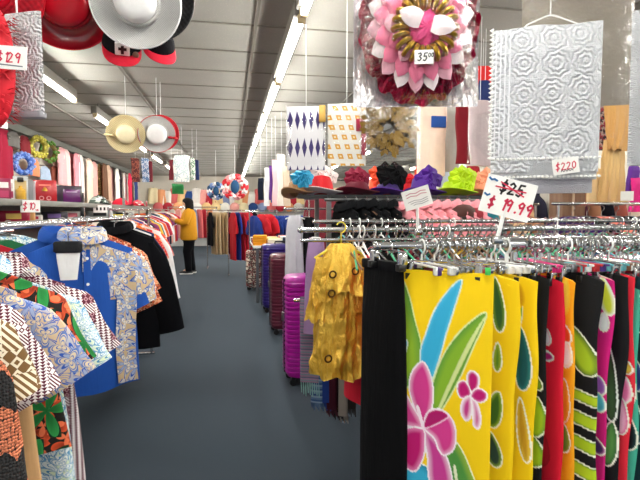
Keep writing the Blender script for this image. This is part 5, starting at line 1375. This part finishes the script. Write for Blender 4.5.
for i in range(24):
    c_, nm = MC[(i*3+1) % 10]; lab = nm+' blouse on the rack in front of the shopper, '+('near third' if i < 10 else 'middle third' if i < 20 else 'far third')
    mt = cloth('mc_'+c_, c_)
    if pr is None: pr = garment('blouse', lab, 'blouse', (-1.72, 9.8, 1.34), 0, .44, .8, mt, .26, mt, None, seed=480, slope=.4)
    else: dup(pr, (-1.72+rnd.uniform(-.03, .03), 9.8+i*.195, 1.34), R(rnd.uniform(-3, 3)), lab, None, {'body': mt, 'sleeve': mt})
# cloths hung from the ceiling over the left racks
hung('cloth', 'blue flowered cloth hung from the ceiling left of the aisle', 'cloth', 141, 149, 158, 182, 8.4, printed('blue_fl', '6a86b0', [(16, 5, .6, 'd8dce6', None, None)]), 0, .06, 500)
hung('cloth', 'dark red and brown cloth hung left of the blue flowered one', 'cloth', 131, 140, 158, 182, 8.3, printed('red_br', '5a2a2a', [(16, 5, .6, 'a05a4a', None, None)]), 0, .06, 501)
hung('cloth', 'maroon strip hung right of the blue flowered cloth', 'cloth', 149, 153, 161, 182, 8.5, cloth('mar_st', '7a2a34'), 0, .05, 502)
hung('cloth', 'white cloth with faint blue pattern hung from the ceiling over the shopper', 'cloth', 174, 190, 155, 182, 8.2, printed('pale_bl', 'f2f2ee', [(9, 6, .6, 'b9ccd0', None, None)]), 0, .05, 503)
hung('cloth', 'dark red strip hung just left of the white patterned cloth', 'cloth', 169, 174, 160, 180, 8.3, cloth('mar_st', '7a2a34'), 0, .05, 504)
hung('cloth', 'green and white strip hung right of the white patterned cloth', 'cloth', 190, 195, 158, 180, 8.3, printed('gr_wh', 'e8ece6', [(18, 4, .6, '4a8a5a', None, None)]), 0, .05, 505)
hung('cloth', 'navy strip hung beside the green and white one', 'cloth', 195, 199, 160, 180, 8.4, cloth('navy', '1c2c58'), 0, .05, 506)
hung('bag', 'dark green cloth bag hung over the rack in front of the shopper', 'bag', 172, 184, 184, 194, 11.5, cloth('dk_green', '1a6a34'), 0, .15, 507, .01)

# ================================================================== LEFT WALL: DRESSES, WREATHS
def walldress(px, top, bot, c_, lab, X=-3.28, w=.5, mt=None, kind='dress', seed=1):
    ang = atan2(px-320, FPX)+YAW; Y = X/tan(ang); Yc = Y
    zt_ = at(px, top, Y).z; L = zt_-at(px, bot, Y).z
    zt_ = min(zt_, CZ-.14)
    o = thing(kind, lab, kind, (X, Y, zt_), R(90))
    m_ = mt or cloth('wd_'+c_, c_)
    w = min(w, .42)
    body_mb(w, L, .06, .35, .12, .016, seed).build('body', m_, o)
    for s in (-1, 1): sleeve_mb(s, w*.9, .35, min(.4, L*.35), R(7), .06, .055, seed).build('sleeve', m_, o)
    MB().tube([(0, 0, -.03), (0, .0, .005), (0, X+3.438, .012)], .006, 6).build('hook', STEEL, o)
    return o
wd_l = [(60, 140, 176, 'd9a8a0', 'dusty pink dress on the left wall before the blush one', .5), (68, 145, 182, 'f4d0cc', 'pale rose dress between the blush and rose pink ones', .5), (76, 151, 188, 'e86a84', 'deep pink dress between the two rose pink ones', .5), (82, 154, 198, 'f6ece4', 'eggshell dress on the left wall, after the second rose pink one', .5), (88, 157, 203, 'e8e0d8', 'pale stone dress on the left wall between the white and ivory ones', .6), (106, 162, 198, '6a4630', 'chocolate brown dress on the left wall by the brown garlands', .6), (113, 165, 200, 'e9b8b8', 'faded pink dress on the left wall after the fawn one', .6), (118.5, 167, 202, 'f0ebe6', 'bone white dress on the left wall before the dark brown one', .6), (8, 128, 190, 'a00f34', 'deep crimson robe high on the left wall', .62), (64, 142, 180, 'f0b0b4', 'blush pink dress on the left wall', .6), (72, 148, 184, 'ee8c98', 'rose pink dress on the left wall, after the blush one', .6),
        (79, 152, 190, 'f09aa6', 'second rose pink dress on the left wall', .6), (85, 156, 202, 'f4f0ea', 'long white dress on the left wall after the rose pink ones', .7), (91, 158, 205, 'f2d9c6', 'ivory dress on the left wall next to the white one', .7),
        (96, 160, 200, 'eeb0a8', 'salmon pale dress on the left wall', .7), (110, 164, 200, 'c8a890', 'fawn dress on the left wall past the brown garlands', .8), (116, 166, 202, 'f4f2f0', 'second long white dress further along the left wall', .8),
        (121, 168, 202, '2c2026', 'dark brown dress on the left wall between white ones', .8), (126, 170, 204, 'f2e8e6', 'off white dress right of the dark brown one', .8), (131, 172, 206, 'd81e46', 'hot red dress far along the left wall', .9),
        (137, 176, 206, '2a3a7a', 'indigo dress far along the left wall', .9), ]
for i, (px, tp, bt, c_, lab, w) in enumerate(wd_l): walldress(px, tp, bt, c_, lab, w=w, seed=520+i, X=-3.31+.13*(i % 2))
M_gar = printed('brown_gar', '7a5a30', [(20, 4, .6, 'c8a060', None, None), (30, 4, .5, '3a2a1a', None, None)])
walldress(102, 160, 195, '', 'brown and gold garland bunch on the left wall', w=.7, mt=M_gar, kind='garland', seed=560)
def wallwreath(px, py, r, c1, lab, X=-3.22, c2=None):
    ang = atan2(px-320, FPX)+YAW; Y = X/tan(ang); z = at(px, py, Y).z
    t = thing('lei', lab, 'lei', (X, Y, z), R(90-35))
    q = random.Random(int(px))
    MB().torus((0, 0, 0), r*.72, r*.24, 26, 8, axis='y').build('core', plain('lei_'+c1, c1, .6), t)
    f = MB()
    for k in range(70):
        a = q.uniform(0, 6.28); rr_ = r*q.uniform(.52, .95); f.ball((rr_*cos(a), q.uniform(-.24, .0)*r, rr_*sin(a)*1.05), r*.13, 6, 4)
    f.build('petals', plain('leip_'+(c2 or c1), c2 or c1, .6), t)
    MB().tube([(0, 0, r*.9), (0, .30, r*1.25)], .008, 6).build('hook', STEEL, t)
wallwreath(25, 164, .19, '3a66c0', 'round blue lei on the left wall above the gift boxes', c2='8aa8e8')
wallwreath(41, 147, .19, '9a8f2a', 'olive green lei on the left wall, high', c2='d8cf5a')
wallwreath(51, 152, .19, '6a5a20', 'brown and green lei beside the olive one', c2='5a8a34')
walldress(28, 134, 152, '7a1420', 'short dark red garland high on the left wall', w=.35, kind='garland', seed=570)
walldress(17, 130, 146, '6e6a66', 'grey bundle of hangers high on the left wall', w=.4, kind='bundle', seed=571)
walldress(36, 158, 176, 'e88a60', 'orange pink cloth below the olive lei', w=.4, kind='cloth', seed=572)
walldress(47, 166, 180, 'a8b8d0', 'pale blue cloth below the brown and green lei', w=.45, kind='cloth', seed=573)
walldress(57, 166, 182, '8a4a3a', 'brown checked cloth above the red gift box', w=.4, kind='cloth', seed=574)

# ================================================================== BACK WALL
bw = [('f2e2b8', 'butter yellow'), ('e8a070', 'apricot'), ('f4efe6', 'ivory'), ('d86a6a', 'coral'), ('f0c890', 'pale gold'), ('2a4a86', 'cobalt'), ('e6e0da', 'chalk white'), ('f0a8a0', 'shell pink'), ('b02838', 'ruby'), ('f6d8a0', 'honey'), ('8a98c0', 'periwinkle'), ('f4f0ec', 'milk white')]
for i in range(22):
    c_, nm = bw[i % 12]; X = -2.9+i*.27; z = 2.28 - .06*(i % 3)
    o = thing('dress', nm+' dress hung on the back wall, '+('left half' if i < 12 else 'right half'), 'dress', (X, 19.45, z))
    body_mb(.34, .62, .1, .35, .3, .04, 600+i).build('body', cloth('bw_'+c_, c_), o); MB().tube([(0, 0, -.005), (0, 0, .03), (0, .09, .04)], .008, 5).build('hook', STEEL, o)
for i in range(16):
    c_, nm = bw[(i*5+3) % 12]; X = -2.7+i*.36
    o = thing('cushion', nm+' cushion on the back wall shelf, '+('left half' if i < 12 else 'right half'), 'cushion', (X, 19.2, 1.36))
    MB().ball((0, 0, .17), (.19, .1, .17), 16, 10).build('cover', cloth('bw_'+c_, c_), o); MB().torus((0, 0, .17), .17, .012, 24, 6, axis='y').build('piping', cloth('bw_'+c_, c_), o)
t = thing('shelf_unit', 'white shelf unit along the back wall carrying cushions', 'shelf unit', (.2, 19.3, 0))
for z in (1.34, .9, .45): MB().box((0, 0, z), (6.4, .45, .03)).build('shelf', WHITE, t, smooth=False)
MB().box((0, .2, .67), (6.4, .03, 1.34)).build('back_panel', WHITE, t, smooth=False)
for x in (-3.18, 0, 3.18): MB().box((x, 0, .67), (.03, .45, 1.32)).build('upright', WHITE, t, smooth=False)
for i in range(26):
    c_, nm = bw[(i*7+1) % 12]; X = -2.9+(i % 13)*.42; z = .915 if i < 13 else .465
    o = thing('folded_cloth', nm+' folded cloth on the back shelf, '+('upper level' if i < 13 else 'lower level')+(' left' if i % 13 < 7 else ' right'), 'folded cloth', (X, 19.22, z))
    MB().box((0, 0, .12), (.3, .24, .24), bev=.03).build('stack', cloth('bw_'+c_, c_), o)
# display island in front of the back wall, left of the aisle's end
rack_x('garment_rack', 'chrome rack across the far end of the aisle', -1.9, -.4, 15.5, 1.5, (-1.88, -.42))
for i in range(9):
    c_, nm = bw[(i*5+2) % 12]
    o = thing('dress', nm+' dress on the rack across the far end of the aisle', 'dress', (-1.75+i*.16, 15.5, 1.44), R(-62))
    body_mb(.4, .9, .1, .35, .25, .03, 640+i).build('body', cloth('bw_'+c_, c_), o)

# ================================================================== THE SHOPPER
PX, PY = at(189, 240, 10.9).x, 10.9
PER = thing  # shopper is one body mesh with clothes as children
SKIN = plain('skin', 'd9a07c', .55, var=.04)
def skinmesh(name, verts, edges, radii, mat, parent=None, root=0, sub=2):
    me = bpy.data.meshes.new(name); me.from_pydata(verts, edges, []); me.update(); me.materials.append(mat)
    o = bpy.data.objects.new(name, me); COL.objects.link(o)
    sk = o.modifiers.new('skin', 'SKIN'); sl_ = me.skin_vertices if me.skin_vertices else None
    if not me.skin_vertices:
        bpy.context.view_layer.objects.active = o; o.select_set(True); bpy.ops.mesh.customdata_skin_add(); o.select_set(False)
    for i, r_ in enumerate(radii):
        q = me.skin_vertices[0].data[i]; q.radius = r_ if isinstance(r_, tuple) else (r_, r_); q.use_root = (i == root)
    s2 = o.modifiers.new('sub', 'SUBSURF'); s2.levels = sub; s2.render_levels = sub
    sk.use_smooth_shade = True
    if parent: o.parent = parent
    return o
V, E, RR = [], [], []
def vtx(p, r_, link=None):
    V.append(p); RR.append(r_)
    if link is not None: E.append((link, len(V)-1))
    return len(V)-1
# she faces -x (towards the rack), x = forward is negative
pel = vtx((0, 0, .86), (.13, .115)); wst = vtx((-.005, 0, 1.0), (.115, .10), pel); che = vtx((0, 0, 1.16), (.125, .115), wst); upc = vtx((.012, 0, 1.27), (.10, .10), che)
nek = vtx((.005, 0, 1.345), .048, upc); ch_ = vtx((-.02, 0, 1.40), (.062, .06), nek); hd = vtx((-.028, 0, 1.455), (.085, .074), ch_); tp_ = vtx((-.02, 0, 1.525), (.07, .064), hd)
vtx((-.115, 0, 1.435), .014, hd)                                   # nose
for s in (-1, 1):
    sh_ = vtx((.01, s*.125, 1.265), .058, upc); el = vtx((-.04, s*.20, 1.05), .043, sh_); wr_ = vtx((-.245, s*.15, 1.10 if s < 0 else 1.06), .028, el)
    pm_ = vtx((-.30, s*.125, 1.125 if s < 0 else 1.085), (.034, .018), wr_)
    for k in range(4):
        z0_ = V[pm_][2]; f1 = vtx((-.335, s*(.125-.012)+(k-1.5)*.0165, z0_+.012), .0085, pm_); vtx((-.36+.004*abs(k-1.4), s*.11+(k-1.5)*.015, z0_+.03-.004*k), .0075, f1)
    th_ = vtx((-.30, s*.085, V[pm_][2]+.02), .0095, pm_); vtx((-.325, s*.075, V[pm_][2]+.04), .008, th_)
for s in (-1, 1):
    hp = vtx((.005, s*.08, .80), .10, pel); kn = vtx((-.015 + .02*s, s*.085, .46), .066, hp); an = vtx((.02+.03*s, s*.085, .09), .042, kn); vtx((-.09+.03*s, s*.09, .04), (.042, .03), an)
body = skinmesh('person', V, E, RR, SKIN)
body.location = (PX, PY, 0); body.scale = (1.1, 1.15, 1.075)
tag(body, 'person in a mustard sweater and black trousers standing at the rack', 'person')
MUS = cloth('mustard_knit', 'd8971e', .9, .4)
def ell(cx, cy, z, a, b, n=28, dz=0): return [(cx+a*cos(2*pi*k/n), cy+b*sin(2*pi*k/n), z+dz*cos(2*pi*k/n)) for k in range(n)]
sw_ = MB().ring([ell(0, 0, .70, .158, .205), ell(0, 0, .74, .172, .212), ell(0, 0, .86, .165, .205), ell(-.005, 0, 1.0, .158, .195), ell(-.002, 0, 1.13, .155, .195), ell(.008, 0, 1.24, .13, .18), ell(.012, 0, 1.30, .095, .135), ell(.006, 0, 1.34, .065, .075), ell(.004, 0, 1.36, .06, .065)], cap=(True, True))
for s in (-1, 1):
    wz = 1.09 if s < 0 else 1.05
    sw_.tube([(.012, s*.10, 1.29), (.01, s*.155, 1.245), (-.012, s*.185, 1.15), (-.04, s*.20, 1.055), (-.10, s*.185, 1.045), (-.22, s*.157, wz), (-.232, s*.153, wz+.003)], [.06, .078, .074, .068, .062, .050, .046], 16)
sw_.build('sweater', MUS, body)
tr_ = MB().ring([ell(0, 0, .80, .15, .185), ell(0, 0, .74, .15, .19), ell(.002, 0, .68, .13, .17)])
for s in (-1, 1):
    kx, ax = -.015+.02*s, .02+.03*s
    tr_.tube([(.0, s*.075, .80), (.004, s*.082, .70), (.0, s*.085, .60), (kx, s*.086, .46), (kx+.012, s*.086, .34), (ax, s*.086, .12), (ax, s*.086, .06)], [.10, .115, .10, .082, .076, .066, .066], 18)
tr_.build('trousers', cloth('trouser_blk', '121317', .85), body)
HAIR = plain('hair_black', '0d0a0a', .7, spec=.2)
hm = []
for i in range(15):
    f = i/14; z = 1.560-.30*f
    r0_ = .104*sqrt(max(.0, 1-(1-min(1, f/.34))**2))+.004
    if f > .6: r0_ -= .012*(f-.6)
    a0_ = 0.02 if f < .2 else min(1.15, .02+(f-.2)*6)
    n = 20; th = min(.022, r0_*.5)
    out = [(-.016-r0_*1.02*cos(a0_+(2*pi-2*a0_)*k/n)+.012*f, r0_*sin(a0_+(2*pi-2*a0_)*k/n), z) for k in range(n+1)]
    inn = [(-.016-(r0_-th)*1.02*cos(a0_+(2*pi-2*a0_)*k/n)+.012*f, (r0_-th)*sin(a0_+(2*pi-2*a0_)*k/n), z-.004) for k in range(n, -1, -1)]
    hm.append(out+inn)
MB().ring(hm).build('hair', HAIR, body)
for s in (-1, 1):
    MB().ball((-.108, s*.032, 1.468), (.007, .012, .006), 8, 6).build('eye', BLACKP, body)
    MB().ball((-.06+.03*s, s*.088, .04), (.135, .056, .042), 16, 8).build('shoe', BLACKP, body, loc=(.035, 0, 0))
    MB().box((-.025+.03*s, s*.088, .014), (.25, .098, .026), bev=.01).build('shoe_sole', WHITE, body)
ph_ = thing('phone', 'dark phone held up by the person in the mustard sweater', 'phone', (PX-.37, PY-.115, 1.25), rot=(0, R(-55), 0))
MB().box((0, 0, 0), (.009, .07, .14), bev=.003).build('case', BLACKP, ph_)
